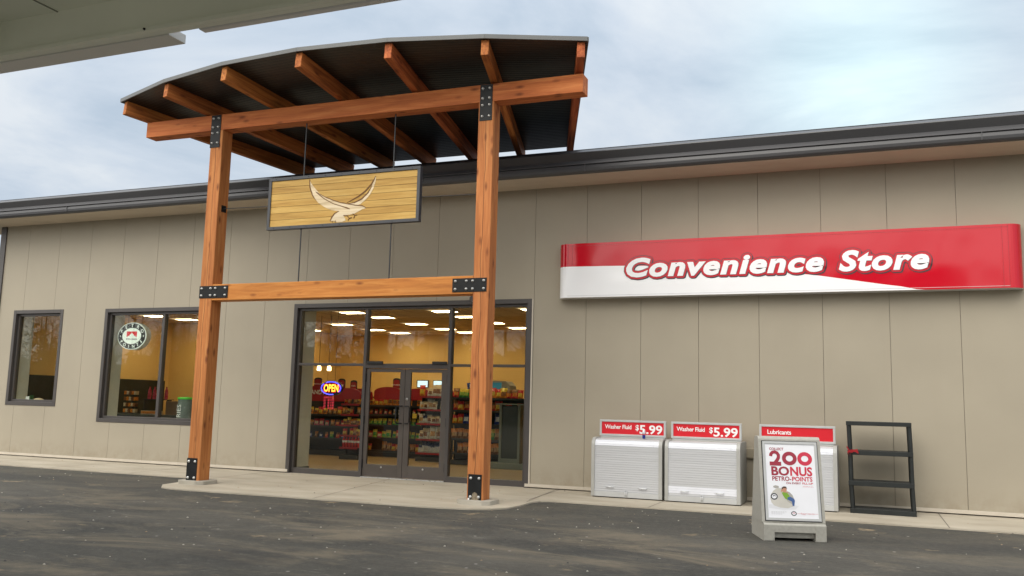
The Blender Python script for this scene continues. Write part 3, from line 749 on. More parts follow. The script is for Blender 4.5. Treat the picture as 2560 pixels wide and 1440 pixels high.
# red-edged bakery rack behind the right door leaf
zs = [0.21, 0.55, 0.94, 1.29, 1.62]
r4 = rack('bakery_rack', 'red edged display rack of white snack bags behind the right door leaf', -5.98, -5.12, 5.0, zs, RACKRED, 0.34, top=1.64)
for k, (z, ks, sc_) in enumerate(zip(zs, (['nut', 'nut', 'bun'], ['pretzel', 'bun', 'pretzel'], ['bun', 'pretzel', 'nut'], ['bun', 'pretzel', 'bun'], ['pretzel', 'chips', 'pretzel']), (1.0, 1.1, 0.95, 1.0, 1.1))):
    fill(-5.95, -5.15, 5.1, z, 6, ks, 'white snack bag on the red edged rack, ' + ['lowest shelf', 'second shelf from the floor', 'middle shelf', 'second shelf from the top', 'top shelf'][k], 'white bags on the red edged rack', sc_)
tagb = MB(); tagb.box(-6.10, -5.98, 4.98, 4.99, 1.06, 1.18); tagb.build('price_card', C['yellow'], r4)
# chip rack at the right pane
zs = [0.28, 0.62, 0.98, 1.30, 1.60]
r5 = rack('chip_rack', 'long black chip rack behind the right storefront pane and timber post', -4.80, -2.88, 4.45, zs, DARKM, 0.38, top=1.60)
for k, (z, ks, nm) in enumerate(zip(zs, (['bun', 'brown', 'nut', 'green'], ['green', 'lime', 'brown', 'pink'], ['red', 'chips', 'blue', 'red'], ['chips', 'red', 'pink', 'gold'], ['chips', 'green', 'red', 'gold']), ('lowest shelf', 'second shelf from the floor', 'middle shelf', 'second shelf from the top', 'top shelf'))):
    fill(-4.75, -2.95, 4.56, z, 10, ks, 'colourful chip bag on the black chip rack, ' + nm, 'bags on the chip rack', 1.0)
o = bpy.data.objects.new('snack_bag', bag('blue')); COL.objects.link(o); o.location = (-4.42, 4.6, 1.86); o.rotation_euler = (0, rad(82), 0.15); o.scale = (1.2, 1.2, 1.2)
tag(o, 'dark blue chip bag lying flat across the bags atop the chip rack', 'snack bag')
# kiosk
kt = thing('order_kiosk', 'grey green free-standing kiosk with dark panel behind the right pane', 'kiosk', (-3.0, 4.0, 0))
KG = mat('kiosk grey', (0.17, 0.19, 0.16), 0.5); KD = mat('kiosk dark', (0.03, 0.04, 0.04), 0.4)
b = MB(); b.box(-3.62, -2.62, 3.85, 4.35, 0.004, 0.14); b.build('base', KG, kt, bevel=0.01)
b = MB(); b.box(-3.28, -3.22, 3.95, 4.2, 0.14, 1.46); b.box(-2.82, -2.76, 3.95, 4.2, 0.14, 1.46); b.box(-3.22, -2.82, 3.95, 4.2, 0.14, 0.24); b.build('frame', KG, kt)
b = MB(); b.box(-3.22, -2.82, 3.98, 4.18, 0.24, 1.44); b.build('panel', KD, kt)
b = MB(); b.box(-3.34, -2.64, 3.88, 4.25, 1.46, 1.49); b.build('top', KG, kt)
# slush machine topper
mt = thing('drink_machine', 'grey drink machine with lit blue front above the chip rack', 'machine', (-4.1, 6.3, 0))
b = MB(); b.prism([(-0.36, 0), (0.36, 0), (0.36, 1.95), (0.24, 2.07), (-0.26, 2.09), (-0.36, 2.05)], -0.45, 0, wallM(-4.35, 6.3, 0)); b.build('cabinet', mat('machine grey', (0.30, 0.29, 0.26), 0.4), mt, bevel=0.01)
b = MB(); b.box(-4.66, -4.22, 6.285, 6.298, 1.72, 2.03); b.build('screen', emit('blue screen', (0.04, 0.24, 0.36), 0.22), mt)
for x, lb in ((-8.50, 'small lit menu screen left of the red topper on the back wall'), (-7.93, 'small lit menu screen right of the red topper on the back wall')):
    t = thing('menu_screen', lb, 'screen', (x, 10.05, 2.05), group='menu screens on the back wall')
    b = MB(); b.box(-.2, .2, 0, .045, -.12, .12); b.build('bezel', BLACKF, t, local=True)
    b = MB(); b.box(-.18, .18, -.006, -.001, -.1, .1); b.build('display', emit('screen light', (0.55, 0.75, 0.9), 1.2), t, local=True)

# fittings behind the side windows
t = tag(MB().box(-14.545, -14.50, 0.62, 5.31, 0.9, 1.905).build('wall_board', mat('black board', (0.014, 0.016, 0.012), 0.5, var=0.2)), 'large black board along the end wall behind the side windows', 'board')
ct_ = thing('counter', 'low dark service counter behind the wide window', 'counter', (-12.2, 2.4, 0))
b = MB(); b.box(-13.6, -10.2, 2.1, 2.7, 0.004, 0.96); b.build('body', DARKM, ct_)
b = MB(); b.box(-13.65, -10.15, 2.05, 2.75, 0.96, 1.0); b.build('top', mat('counter top', (0.05, 0.06, 0.045), 0.3), ct_)
tr_ = thing('snack_tree', 'counter stand of small orange snack packets in the wide window', 'display stand', (-12.75, 2.4, 1.0))
b = MB(); b.box(-.02, .02, -.02, .02, 0, .62); b.build('pole', DARKM, tr_, local=True)
for k in range(4):
    b = MB(); b.box(-.2, .2, -.12, .12, .02 + .15 * k, .03 + .15 * k)
    for q in range(5): b.box(-.19 + q * .08, -.13 + q * .08, -.13, -.03, .03 + .15 * k, .12 + .15 * k, 1 + (q + k) % 3)
    b.build('tier', [DARKM, C['orange'], C['cream'], C['brown']], tr_, local=True)
PINK = pm('bottle pink', (0.55, 0.05, 0.09))
b = MB(); b.lathe([(0.04, 0), (0.045, 0.02), (0.045, 0.15), (0.036, 0.19), (0.042, 0.21), (0.018, 0.27), (0.018, 0.29)], (0, 0, 0), 12); bp0 = b.build('bottle', PINK)
b = MB(); b.lathe([(0.02, 0.285), (0.02, 0.31)], (0, 0, 0), 10); b.build('cap', RACKRED, bp0, local=True)
for i in range(4):
    o = bp0 if i == 0 else copy_thing(bp0)
    o.location = (-12.28 + i * 0.16 + (0.06 if i == 3 else 0), 2.45, 1.38)
    tag(o, 'pink red bottle on the raised shelf of the counter behind the wide window', 'bottle', 'bottles behind the wide window')
b = MB(); b.box(-12.42, -11.62, 2.35, 2.6, 1.36, 1.378); b.box(-12.40, -12.38, 2.4, 2.55, 1.0, 1.36); b.box(-11.66, -11.64, 2.4, 2.55, 1.0, 1.36)
tag(b.build('counter_shelf', DARKM), 'small raised shelf carrying bottles on the counter', 'shelf')
for x, lb in ((-12.0, 'orange snack tray on the counter, under the bottle shelf'), ):
    b = MB(); b.box(x - .28, x + .28, 2.2, 2.36, 1.0, 1.09); b.box(x - .26, x + .26, 2.19, 2.2, 1.02, 1.08, 1); tag(b.build('snack_tray', [C['cream'], C['orange']]), lb, 'tray')
b = MB(); b.box(-11.5, -10.85, 2.2, 2.6, 1.0, 1.34); tag(b.build('carton', mat('cardboard', (0.20, 0.13, 0.08), 0.7, var=0.1), bevel=0.006), 'plain brown carton on the counter right of the window mullion', 'box')
b = MB(); b.box(-10.75, -10.42, 2.15, 2.5, 1.0, 1.26); tag(b.build('blue_bin', mat('blue plastic', (0.03, 0.10, 0.26), 0.4), bevel=0.012), 'small blue plastic bin on the counter near the left post', 'bin')
dr = thing('entry_drum', 'clear round entry drum with bright green lid in the wide window', 'drum', (-9.62, 0.85, 0))
b = MB(); b.lathe([(0.20, 0.55), (0.20, 1.40)], (0, 0, 0), 20); b.build('cylinder', mat('smoky plastic', (0.16, 0.19, 0.18), 0.25, var=0.25, vscale=6), dr, local=True)
b = MB(); b.lathe([(0.215, 1.40), (0.22, 1.42), (0.215, 1.445), (0.0, 1.452)], (0, 0, 0), 20); b.build('lid', mat('green plastic', (0.10, 0.60, 0.05), 0.35), dr, local=True)
b = MB(); put_text(b, 'ENTRIES', Matrix.Translation((0.01, -0.206, 0.70)) @ Matrix.Rotation(-math.pi / 2, 4, 'Y') @ wallM(0, 0, 0), 0.11, weight=0.0); b.build('lettering', WHITEF, dr, local=True)
b = MB(); b.box(-.22, .22, -.22, .22, 0.004, .55); b.build('stand', DARKM, dr, local=True)
tg = thing('thermostat', 'small white wall control on the back wall of the side room', 'wall control', (-13.35, 5.47, 1.42))
b = MB(); b.box(-.07, .07, 0, .028, -.1, .1); b.build('case', WHITEF, tg, local=True, bevel=0.01)
b = MB(); b.box(-.05, .05, -.006, -.001, .03, .08); b.build('display', BLACKF, tg, local=True)
# bits on the narrow window sill
sx = thing('tissue_box', 'white and green tissue box on the sill of the narrow window', 'box', (-13.95, 0.36, 1.25))
b = MB(); b.box(-.07, .05, -.05, .05, 0, .12); b.build('carton', WHITEF, sx, local=True, bevel=0.005)
b = MB(); b.box(.052, .075, -.05, .05, 0, .15); b.build('side_flap', mat('leaf green', (0.03, 0.12, 0.05), 0.5), sx, local=True)
b = MB(); b.lathe([(0.0, 0.0), (0.10, 0.0), (0.13, 0.02), (0.11, 0.06), (0.05, 0.085), (0.0, 0.09)], (-13.62, 0.34, 1.252), 14)
tag(b.build('cloth', mat('beige cloth', (0.62, 0.50, 0.33), 0.9, bump=0.5, bscale=30)), 'crumpled beige cloth on the sill of the narrow window', 'cloth')

# ================================================================== lit oval loyalty sign behind the wide window
ov = thing('loyalty_sign', 'oval black and white loyalty sign hanging behind the wide window', 'sign', (-10.80, 0.24, 2.79))
def oval(a, b_, n=40): return [(a * math.cos(2 * math.pi * i / n), b_ * math.sin(2 * math.pi * i / n)) for i in range(n)]
GLOWW = emit('lit white face', (0.80, 0.86, 0.82), 0.32)
def emblem(mb, M, A, B, d, mi=(0, 1, 2), words=True):
    """oval badge: white rim, black band, white centre, red maple-leaf block; mi = white, black, red"""
    wh, bk, rd = mi; e_ = d
    mb.prism(oval(A, B), 0, e_, M, wh, back=False)
    mb.prism(oval(A * .955, B * .95), e_, e_ * 1.3, M, bk, back=False)
    mb.prism(oval(A * .66, B * .60), e_ * 1.3, e_ * 1.6, M, wh, back=False)
    T = M @ Matrix.Translation((0, 0, e_ * 1.75))
    if words:
        for word, a0, a1, flip in (('PETRO', 152, 28, 1), ('POINTS', 212, 328, -1)):
            for i, ch in enumerate(word):
                a = rad(a0 + (a1 - a0) * i / (len(word) - 1))
                ra, rb_ = A * .805, B * .775
                px_, pz_ = ra * math.cos(a), rb_ * math.sin(a)
                tx, tz = -A * math.sin(a), B * math.cos(a)
                if flip > 0: tx, tz = -tx, -tz
                ang = math.atan2(tz, tx) * 0.75
                L_ = T @ Matrix.Translation((px_, pz_, 0)) @ Matrix.Rotation(ang, 4, 'Z') @ Matrix.Translation((0, -B * .115, 0))
                put_text(mb, ch, L_, B * .235, wh, weight=0.022, align='C')
        for sx_ in (-1, 1): mb.prism([(sx_ * A * .81 + B * .05 * math.cos(q * .785), B * .05 * math.sin(q * .785)) for q in range(8)], e_ * 1.3, e_ * 1.6, M, wh, back=False)
    w_ = A * .36; h0, h1 = -B * .10, B * .34
    leaf = [(-1, 0), (-.98, .12), (-.72, .10), (-.80, .26), (-.52, .24), (-.42, .34), (-.40, .52), (-.30, .47), (-.17, .66), (-.08, .64), (0, .86), (.08, .64), (.17, .66), (.30, .47), (.40, .52), (.42, .34), (.52, .24), (.80, .26), (.72, .10), (.98, .12), (1, 0)]
    pts_ = [(-w_, h1)] + [(x * w_, h0 + z * (h1 - h0)) for x, z in leaf] + [(w_, h1)]
    mb.prism(pts_, e_ * 1.6, e_ * 1.8, M, rd, back=False)
    if words: put_text(mb, 'PETRO-CANADA', T @ Matrix.Translation((0, -B * .29, 0)), B * .12, bk, weight=0.02, align='C', width=A * .76)
b = MB(); b.prism(oval(.425, .31), -0.15, -0.012, wallM(0, 0, 0)); b.build('case', mat('cream case', (0.66, 0.64, 0.52), 0.4), ov, local=True, bevel=0.006)
b = MB(); emblem(b, wallM(0, 0.006, 0), .42, .306, 0.006); b.build('face', [GLOWW, BLACKF, emit('lit red', (0.62, 0.012, 0.02), 0.35)], ov, local=True)
b = MB(); b.tube([(-.2, .07, .28), (-.2, .07, .52)], .004, 6); b.tube([(.2, .07, .28), (.2, .07, .52)], .004, 6); b.build('hanger', ROD, ov, local=True)

# ================================================================== neon OPEN sign + hours
ns = thing('open_sign', 'lit neon OPEN sign with blue oval ring in the left storefront pane', 'sign', (-5.425, 0.24, 1.705))
NB = emit('blue neon', (0.10, 0.08, 1.0), 3.0); NR = emit('red neon', (1.0, 0.03, 0.01), 2.2); NY = emit('yellow neon', (1.0, 0.60, 0.05), 2.6)
b = MB(); b.prism(oval(.255, .15), -0.05, 0, wallM(0, 0, 0)); b.build('back_board', mat('black acrylic', (0.01, 0.01, 0.012), 0.25), ns, local=True)
b = MB()
for a0, a1 in ((-35, 122), (138, 285)): b.tube([(.228 * math.cos(rad(a0 + (a1 - a0) * i / 24)), -0.018, .128 * math.sin(rad(a0 + (a1 - a0) * i / 24))) for i in range(25)], .010, 6)
b.build('neon_ring', NB, ns, local=True)
b = MB(); put_text(b, 'OPEN', wallM(0, -0.006, -.07), .145, weight=0.045, align='C', width=.37); b.build('letter_glow', NR, ns, local=True)
b = MB(); put_text(b, 'OPEN', wallM(0, -0.012, -.066), .138, weight=0.012, align='C', width=.34); b.build('lettering', NY, ns, local=True)
b = MB(); b.tube([(.06, .03, .14), (.06, .03, 1.85)], .004, 5); b.tube([(-.12, .03, .14), (-.12, .03, 1.85)], .003, 5); b.build('cord', BLACKF, ns, local=True)
hr = MB()
HRM = wallM(-5.39, 0.108, 0)
put_text(hr, 'BUSINESS HOURS', wallM(-5.39, 0.110, 1.505), .028, align='C', width=.235, weight=0.03)
for i, dn in enumerate(('SUN', 'MON', 'TUE', 'WED', 'THU', 'FRI', 'SAT')):
    z = 1.472 - i * .031
    put_text(hr, dn, wallM(-5.51, 0.110, z), .020, width=.052, weight=0.03)
    for x, w_ in ((-5.41, .04), (-5.345, .022), (-5.31, .045)): hr.box(x, x + w_, 0.1085, 0.110, z + .002, z + .017)
tag(hr.build('hours_decal', mat('red vinyl', (0.75, 0.03, 0.06), 0.5)), 'red vinyl opening hours lettering on the glass under the neon sign', 'decal')

# ================================================================== entrance canopy
cn = thing('entrance_canopy', 'timber entrance canopy with fanned rafters, dark curved-front roof and two posts', 'canopy', (-3.4, -2.82, 0))
CO = Vector((-3.4, -2.82, 0))
def timber(name, p0, p1, w_, h_, material, up=(0, 0, 1), bev=0.007, side=None):
    """w_ across, h_ along 'up'"""
    p0, p1 = Vector(p0), Vector(p1); L_ = (p1 - p0).length; x = (p1 - p0).normalized()
    u = Vector(up); z = (u - x * u.dot(x)).normalized(); y = z.cross(x)
    b_ = MB(); b_.box(-L_ / 2, L_ / 2, -w_ / 2, w_ / 2, -h_ / 2, h_ / 2)
    o = b_.build(name, material, cn, bevel=bev, local=True)
    c = (p0 + p1) / 2 - CO
    m4 = Matrix(((x.x, y.x, z.x, c.x), (x.y, y.y, z.y, c.y), (x.z, y.z, z.z, c.z), (0, 0, 0, 1)))
    o.matrix_basis = m4; TM[o.name] = m4
    return o
TM = {}
PY = -2.822; PW = 0.262
def plate(post, x0, x1, z0, z1, bolts, yb=PY - PW / 2, th_=0.008, mud=False):
    b_ = MB(); b_.box(x0, x1, yb - th_, yb, z0, z1)
    for bx, bz in bolts:
        b_.lathe([(0.022, 0), (0.022, 0.006), (0.017, 0.008), (0.014, 0.022), (0.006, 0.026)], (bx, yb - th_, bz), 12, 1, axis=(0, -1, 0))
    o = b_.build('steel_plate', [STEEL, BOLT])
    o.parent = post; o.matrix_parent_inverse = (Matrix.Translation(CO) @ TM[post.name]).inverted()
    return o
def grid(x0, x1, z0, z1, fx, fz): return [(x0 + (x1 - x0) * a, z0 + (z1 - z0) * c) for a in fx for c in fz]
BZ = lambda x: 6.18 - 0.0075 * (x + 6.0)             # beam underside
posts = []
for px_, lb in ((-5.985, 'left'), (-0.755, 'right')):
    ztop = BZ(px_)
    pt = timber('post', (px_, PY, 0.05), (px_, PY, ztop), PW, PW, WOODP, up=(0, -1, 0), bev=0.012)
    posts.append(pt)
    bxo = -0.03 if lb == 'left' else -0.002
    plate(pt, px_ - .105 + bxo, px_ + .105 + bxo, 5.86 if lb == 'left' else 5.835, ztop + 0.275, [(px_ + bxo + s_ * .058, ztop + q) for s_ in (-1, 1) for q in (-.235, -.055, .055, .215)])
    plate(pt, px_ - .108 + (bxo if lb == 'left' else 0), px_ + .108 + (bxo if lb == 'left' else 0), 0.055, 0.43, [(px_ + (bxo if lb == 'left' else 0) + s_ * .066, q) for s_ in (-1, 1) for q in (.105, .375)])
    fb = MB(); cc = 0.10; h_ = 0.27
    oc = [(-h_, -h_ + cc), (-h_ + cc, -h_), (h_ - cc, -h_), (h_, -h_ + cc), (h_, h_ - cc), (h_ - cc, h_), (-h_ + cc, h_), (-h_, h_ - cc)]
    fb.prism(oc, 0.0, 0.06, Matrix.Translation((px_, PY, 0)))
    fb.build('footing', FOOT, cn, bevel=0.015)
mud = MB(); mr_ = random.Random(8)
mo = [(.075 * math.cos(.42 * i) * mr_.uniform(.7, 1.15), .13 * max(0, math.sin(.42 * i)) * mr_.uniform(.75, 1.1)) for i in range(8)]
mud.prism([(-.085, 0), (.085, 0)] + mo, 0, .003, wallM(-0.745, PY - PW / 2 - .0085, 0.056))
mud.box(-0.862, -0.835, PY - PW / 2 - .0105, PY - PW / 2 - .0085, 0.06, 0.085, 1)
mo_ = mud.build('mud_splash', [mat('dried mud', (0.22, 0.18, 0.125), 0.95, bump=0.6, bscale=60, var=0.35, vscale=40), WHITEF]); mo_.parent = posts[1]; mo_.matrix_parent_inverse = (Matrix.Translation(CO) @ TM[posts[1].name]).inverted()
beam = timber('beam', (-7.63, PY, BZ(-7.63) + 0.142), (0.815, PY, BZ(0.815) + 0.142), 0.255, 0.284, WOODB)
cb = timber('crossbar', (-5.985 + PW / 2, PY, 3.262), (-0.755 - PW / 2, PY, 3.262), 0.255, 0.28, WOODB)
plate(posts[0], -6.12, -5.51, 3.163, 3.375, [(-6.12 + q, 3.163 + z) for q in (.05, .245, .345, .555) for z in (.045, .167)])
plate(posts[1], -1.232, -0.66, 3.153, 3.363, [(-1.232 + q, 3.153 + z) for q in (.05, .235, .34, .525) for z in (.045, .167)])

APX, APY, RAD = -3.4, 8.186, 12.35
SL = -0.096
def rz_(x, y): return 6.458 + SL * (y + 2.8) - 0.006 * (x + 3.4)      # underside of the rafters
beam_x = [-7.60, -6.207, -4.818, -3.447, -2.061, -0.679, 0.70]
RH = 0.245
dirs = []
for bx in beam_x:
    d = Vector((bx - APX, -2.8 - APY)); d.normalize(); dirs.append(d)
    f0 = Vector((APX, APY)) + d * (RAD - 0.02); yb = 0.50
    k = (yb - APY) / d.y; r0 = Vector((APX, APY)) + d * k
    timber('rafter', (r0.x, r0.y, rz_(*r0) + RH / 2), (f0.x, f0.y, rz_(*f0) + RH / 2), 0.115, RH, WOODR)
# roof deck: facets between the rafters, ribbed underside
ends = []
n_d = len(dirs)
d0 = Vector((dirs[0].x - 0.008, dirs[0].y)).normalized(); d1 = Vector((dirs[-1].x + 0.008, dirs[-1].y)).normalized()
ed = [d0] + dirs[1:-1] + [d1]
front = [Vector((APX, APY)) + d * (RAD + 0.02) for d in ed]
rear = [Vector((APX, APY)) + d * ((0.47 - APY) / d.y) for d in ed]
dk = MB(); fm = MB()
for i in range(n_d - 1):
    a, b_, c, d = rear[i], rear[i + 1], front[i + 1], front[i]
    # long ribs across the deck
    NR_ = 60
    for j in range(NR_):
        t0, t1 = j / NR_, (j + 0.62) / NR_; t2 = (j + 1) / NR_
        def row(t, dz):
            A = a.lerp(d, t); B = b_.lerp(c, t)
            return [(A.x, A.y, rz_(A.x, A.y) + RH + dz), (B.x, B.y, rz_(B.x, B.y) + RH + dz)]
        q0, q1, q2, q3 = row(t0, 0.0), row(t1, 0.0), row(t1 + .12 / NR_, 0.003), row(t2 - .1 / NR_, 0.003)
        q4 = row(t2, 0.0)
        for u_, v_ in ((q0, q1), (q1, q2), (q2, q3), (q3, q4)): dk.add(u_ + v_[::-1], [(0, 1, 2, 3)])
    tp = [(p.x, p.y, rz_(p.x, p.y) + RH + 0.045) for p in (a, b_, c, d)]
    dk.add(tp, [(3, 2, 1, 0)])
    up = lambda p, z: (p.x, p.y, rz_(p.x, p.y) + RH + z)
    # front fascia facet, with thickness
    n2 = Vector((-(c - d).y, (c - d).x)).normalized() * 0.018
    if n2.dot(dirs[i]) < 0: n2 = -n2
    A, B = d, c
    vs = [up(A, -0.012), up(B, -0.012), up(B, 0.052), up(A, 0.052)] + [up(A + n2, -0.012), up(B + n2, -0.012), up(B + n2, 0.052), up(A + n2, 0.052)]
    fm.add(vs, [(0, 3, 2, 1), (4, 5, 6, 7), (3, 7, 6, 2), (0, 1, 5, 4), (0, 4, 7, 3), (1, 2, 6, 5)])
for P_, Q_, sg_ in ((rear[0], front[0], -1), (front[-1], rear[-1], 1)):
    n2 = Vector((sg_ * 0.018, 0))
    vs = [up(P_, -0.012), up(Q_, -0.012), up(Q_, 0.052), up(P_, 0.052)] + [up(P_ + n2, -0.012), up(Q_ + n2, -0.012), up(Q_ + n2, 0.052), up(P_ + n2, 0.052)]
    fm.add(vs, [(0, 3, 2, 1), (4, 5, 6, 7), (3, 7, 6, 2), (0, 1, 5, 4), (0, 4, 7, 3), (1, 2, 6, 5)])
dk.add([up(rear[0], 0), up(rear[-1], 0), up(rear[-1], .045), up(rear[0], .045)], [(0, 1, 2, 3)])
dk.build('roof_deck', DECK, cn)
fm.build('fascia', FASCIA, cn)
# stub posts carrying the rafter tails on the store roof
for d in dirs:
    k = (0.32 - APY) / d.y; q_ = Vector((APX, APY)) + d * k
    sp_ = MB(); sp_.box(q_.x - .05, q_.x + .05, 0.24, 0.40, 5.98, rz_(q_.x, 0.40) - .001); sp_.build('tail_bracket', DECK, cn)


# ================================================================== hanging bird sign
hs = thing('hanging_sign', 'wooden plank sign with carved pale bird hanging from the timber canopy', 'sign', (-3.385, -2.82, 4.78))
b = MB()
SX0, SX1, SZ0, SZ1 = -4.855, -1.915, 4.322, 5.232
for a, b1, c, d in ((SX0, SX1, SZ0, SZ0 + .055), (SX0, SX1, SZ1 - .055, SZ1), (SX0, SX0 + .055, SZ0 + .055, SZ1 - .055), (SX1 - .055, SX1, SZ0 + .055, SZ1 - .055)): b.box(a, b1, -2.868, -2.778, c, d)
for i in range(9):
    for z in (SZ0 + .028, SZ1 - .028): b.lathe([(.008, 0), (.005, .005)], (SX0 + .15 + i * .33, -2.868, z), 8, 1, axis=(0, -1, 0))
b.build('frame', [mat('charcoal frame', (0.045, 0.048, 0.055), 0.45, var=0.1), STEEL], hs, bevel=0.004)
PLANK = wood('honey plank', (0.42, 0.22, 0.055), (0.54, 0.31, 0.085), (0.62, 0.39, 0.13), knots=False, rough=0.5, soft=True)
PLANK2 = wood('darker honey plank', (0.36, 0.18, 0.042), (0.48, 0.26, 0.065), (0.56, 0.33, 0.10), knots=False, rough=0.5, soft=True)
b = MB(); nb = 7; bh = (SZ1 - SZ0 - .11) / nb
for i in range(nb):
    z = SZ0 + .055 + i * bh
    b.box(SX0 + .055, SX1 - .055, -2.85, -2.80, z + .0028, z + bh - .0028, i % 2)
b.box(SX0 + .055, SX1 - .055, -2.84, -2.79, SZ0 + .055, SZ1 - .055, 2)
b.build('board', [PLANK, PLANK2, mat('plank gap', (0.06, 0.03, 0.012), 0.8)], hs)
body = [(-4.031, 5.159), (-4.006, 5.003), (-3.944, 4.861), (-3.839, 4.747), (-3.711, 4.663), (-3.567, 4.601), (-3.423, 4.575), (-3.486, 4.556), (-3.535, 4.498), (-3.573, 4.416), (-3.503, 4.409), (-3.433, 4.387), (-3.347, 4.39), (-3.28, 4.412), (-3.299, 4.458), (-3.327, 4.497), (-3.199, 4.504), (-3.115, 4.519), (-3.032, 4.554), (-2.966, 4.585), (-2.91, 4.592), (-2.931, 4.615), (-2.977, 4.633), (-3.088, 4.647), (-3.244, 4.68), (-3.4, 4.712), (-3.542, 4.759), (-3.685, 4.821), (-3.832, 4.912), (-3.946, 5.03), (-4.0, 5.092)]
rwing = [(-2.743, 5.122), (-2.743, 5.035), (-2.779, 4.919), (-2.841, 4.818), (-2.921, 4.734), (-3.018, 4.666), (-3.097, 4.652), (-3.209, 4.674), (-3.282, 4.689), (-3.159, 4.698), (-3.022, 4.744), (-2.92, 4.816), (-2.849, 4.908), (-2.803, 4.983), (-2.765, 5.059)]
strokes = [([(-4.031, 5.159), (-4.018, 5.02), (-3.957, 4.877), (-3.886, 4.793)], [.014, .020, .018, .004]), ([(-3.886, 4.926), (-3.719, 4.804), (-3.539, 4.71), (-3.345, 4.648), (-3.266, 4.621), (-3.213, 4.6)], [.012, .014, .012, .014, .02, .012]),
    ([(-2.743, 5.122), (-2.817, 4.996), (-2.932, 4.881), (-3.063, 4.8), (-3.271, 4.708)], [.006, .022, .024, .018, .006]), ([(-2.802, 4.965), (-2.88, 4.848), (-2.993, 4.754), (-3.125, 4.702), (-3.287, 4.69)], [.006, .02, .022, .016, .006]),
    ([(-3.9, 4.94), (-3.7, 4.832), (-3.54, 4.768), (-3.4, 4.72), (-3.244, 4.686), (-3.088, 4.655), (-2.97, 4.638), (-2.911, 4.611)], [.006, .011, .011, .011, .013, .013, .014, .006]), ([(-3.418, 4.577), (-3.50, 4.54), (-3.55, 4.48), (-3.582, 4.416)], [.006, .018, .022, .01]),
    ([(-3.327, 4.497), (-3.253, 4.488), (-3.213, 4.445), (-3.237, 4.406)], [.014, .012, .012, .012]), ([(-3.213, 4.445), (-3.166, 4.453)], [.013, .013]), ([(-3.149, 4.517), (-3.105, 4.489), (-3.128, 4.438)], [.012, .012, .012]), ([(-3.105, 4.489), (-3.063, 4.492)], [.013, .013]), ([(-3.542, 4.42), (-3.537, 4.397)], [.01, .01]), ([(-3.483, 4.42), (-3.476, 4.39)], [.01, .01])]
b = MB(); WM = wallM(0, -2.85, 0)
b.prism(body, 0, 0.004, WM, 0, back=False); b.prism(rwing, 0, 0.004, WM, 0, back=False)
for i, (p_, w_) in enumerate(strokes): b.ribbon(p_, [q * 1.1 for q in w_], 0.0, 0.0055 + 0.0004 * i, WM, 1)
b.build('bird_carving', [wood('bare carved wood', (0.66, 0.50, 0.30), (0.76, 0.61, 0.40), (0.82, 0.69, 0.50), knots=False), mat('burnt groove', (0.15, 0.07, 0.02), 0.8)], hs)
for x, z0, z1 in ((-4.178, 5.232, 6.36), (-2.438, 5.232, 6.36), (-4.172, 3.402, 4.322), (-2.435, 3.402, 4.322)):
    b = MB(); b.tube([(x, -2.82, z0), (x, -2.82, z1)], 0.011, 8); b.build('hanger_rod', ROD, hs)
for x0_, x1_, zz_, px_ in ((-5.854, SX0, 4.775, -5.854), (SX1, -0.886, 4.73, -0.886)):
    b = MB(); b.tube([(x0_, -2.80, zz_), (x1_, -2.80, zz_ - 0.02)], 0.007, 6)
    sgn = 1 if px_ < -3 else -1
    b.box(px_ - .004, px_ + .006, -2.86, -2.74, zz_ - .065, zz_ + .055, 1)
    for dy, dz in ((-.04, .035), (.04, .035), (-.04, -.045), (.04, -.045)): b.lathe([(.009, 0), (.006, .01)], (px_ + sgn * .005, -2.80 + dy, zz_ + dz), 8, 1, axis=(sgn, 0, 0))
    b.build('stay_cable', [ROD, STEEL], hs)

# light fitting over the doors
wl = thing('wall_light', 'small dark light fitting on the wall just above the timber crossbar', 'wall light', (-2.1, -0.0, 3.44))
b = MB(); b.prism([(-.15, -.07), (.15, -.07), (.15, .0), (.12, .028), (-.12, .028), (-.15, .0)], 0.002, .12, wallM(0, 0, 0)); b.build('housing', BRONZE, wl, local=True, bevel=0.006)
b = MB(); b.box(-.11, .11, -.10, -.02, -.078, -.0705); b.build('lens', GREYL, wl, local=True)

# ================================================================== Convenience Store sign
sg_ = thing('store_sign', 'long glossy red and white store sign with rounded ends on the beige wall', 'sign', (3.17, -0.14, 3.9))
S0, S1, Z0, Z1, DY, CR = -0.47, 6.86, 3.375, 4.345, 0.26, 0.20
plan = []                                                     # outline in plan from left wall round to right wall
plan += [(S0, -0.003), (S0, -(DY - CR))] + [(S0 + CR - CR * math.cos(rad(a)), -(DY - CR) - CR * math.sin(rad(a))) for a in range(10, 91, 10)]
nf = 60
plan += [(S0 + CR + (S1 - S0 - 2 * CR) * i / nf, -DY) for i in range(1, nf)]
plan += [(S1 - CR + CR * math.sin(rad(a)), -(DY - CR) - CR * math.cos(rad(a))) for a in range(0, 91, 10)] + [(S1, -0.003)]
wbp = [(-0.6, 3.937), (-0.1, 3.930), (0.4, 3.922), (0.72, 3.915), (1.6, 3.885), (2.5, 3.82), (3.3, 3.735), (3.974, 3.640), (4.388, 3.567), (4.925, 3.472), (5.188, 3.432), (5.42, 3.376), (5.43, Z0)]
def zb(x):
    if x >= wbp[-1][0]: return Z0
    for (a, c), (b2, d) in zip(wbp, wbp[1:]):
        if a <= x <= b2: return c + (d - c) * (x - a) / (b2 - a)
    return wbp[0][1]
b = MB()
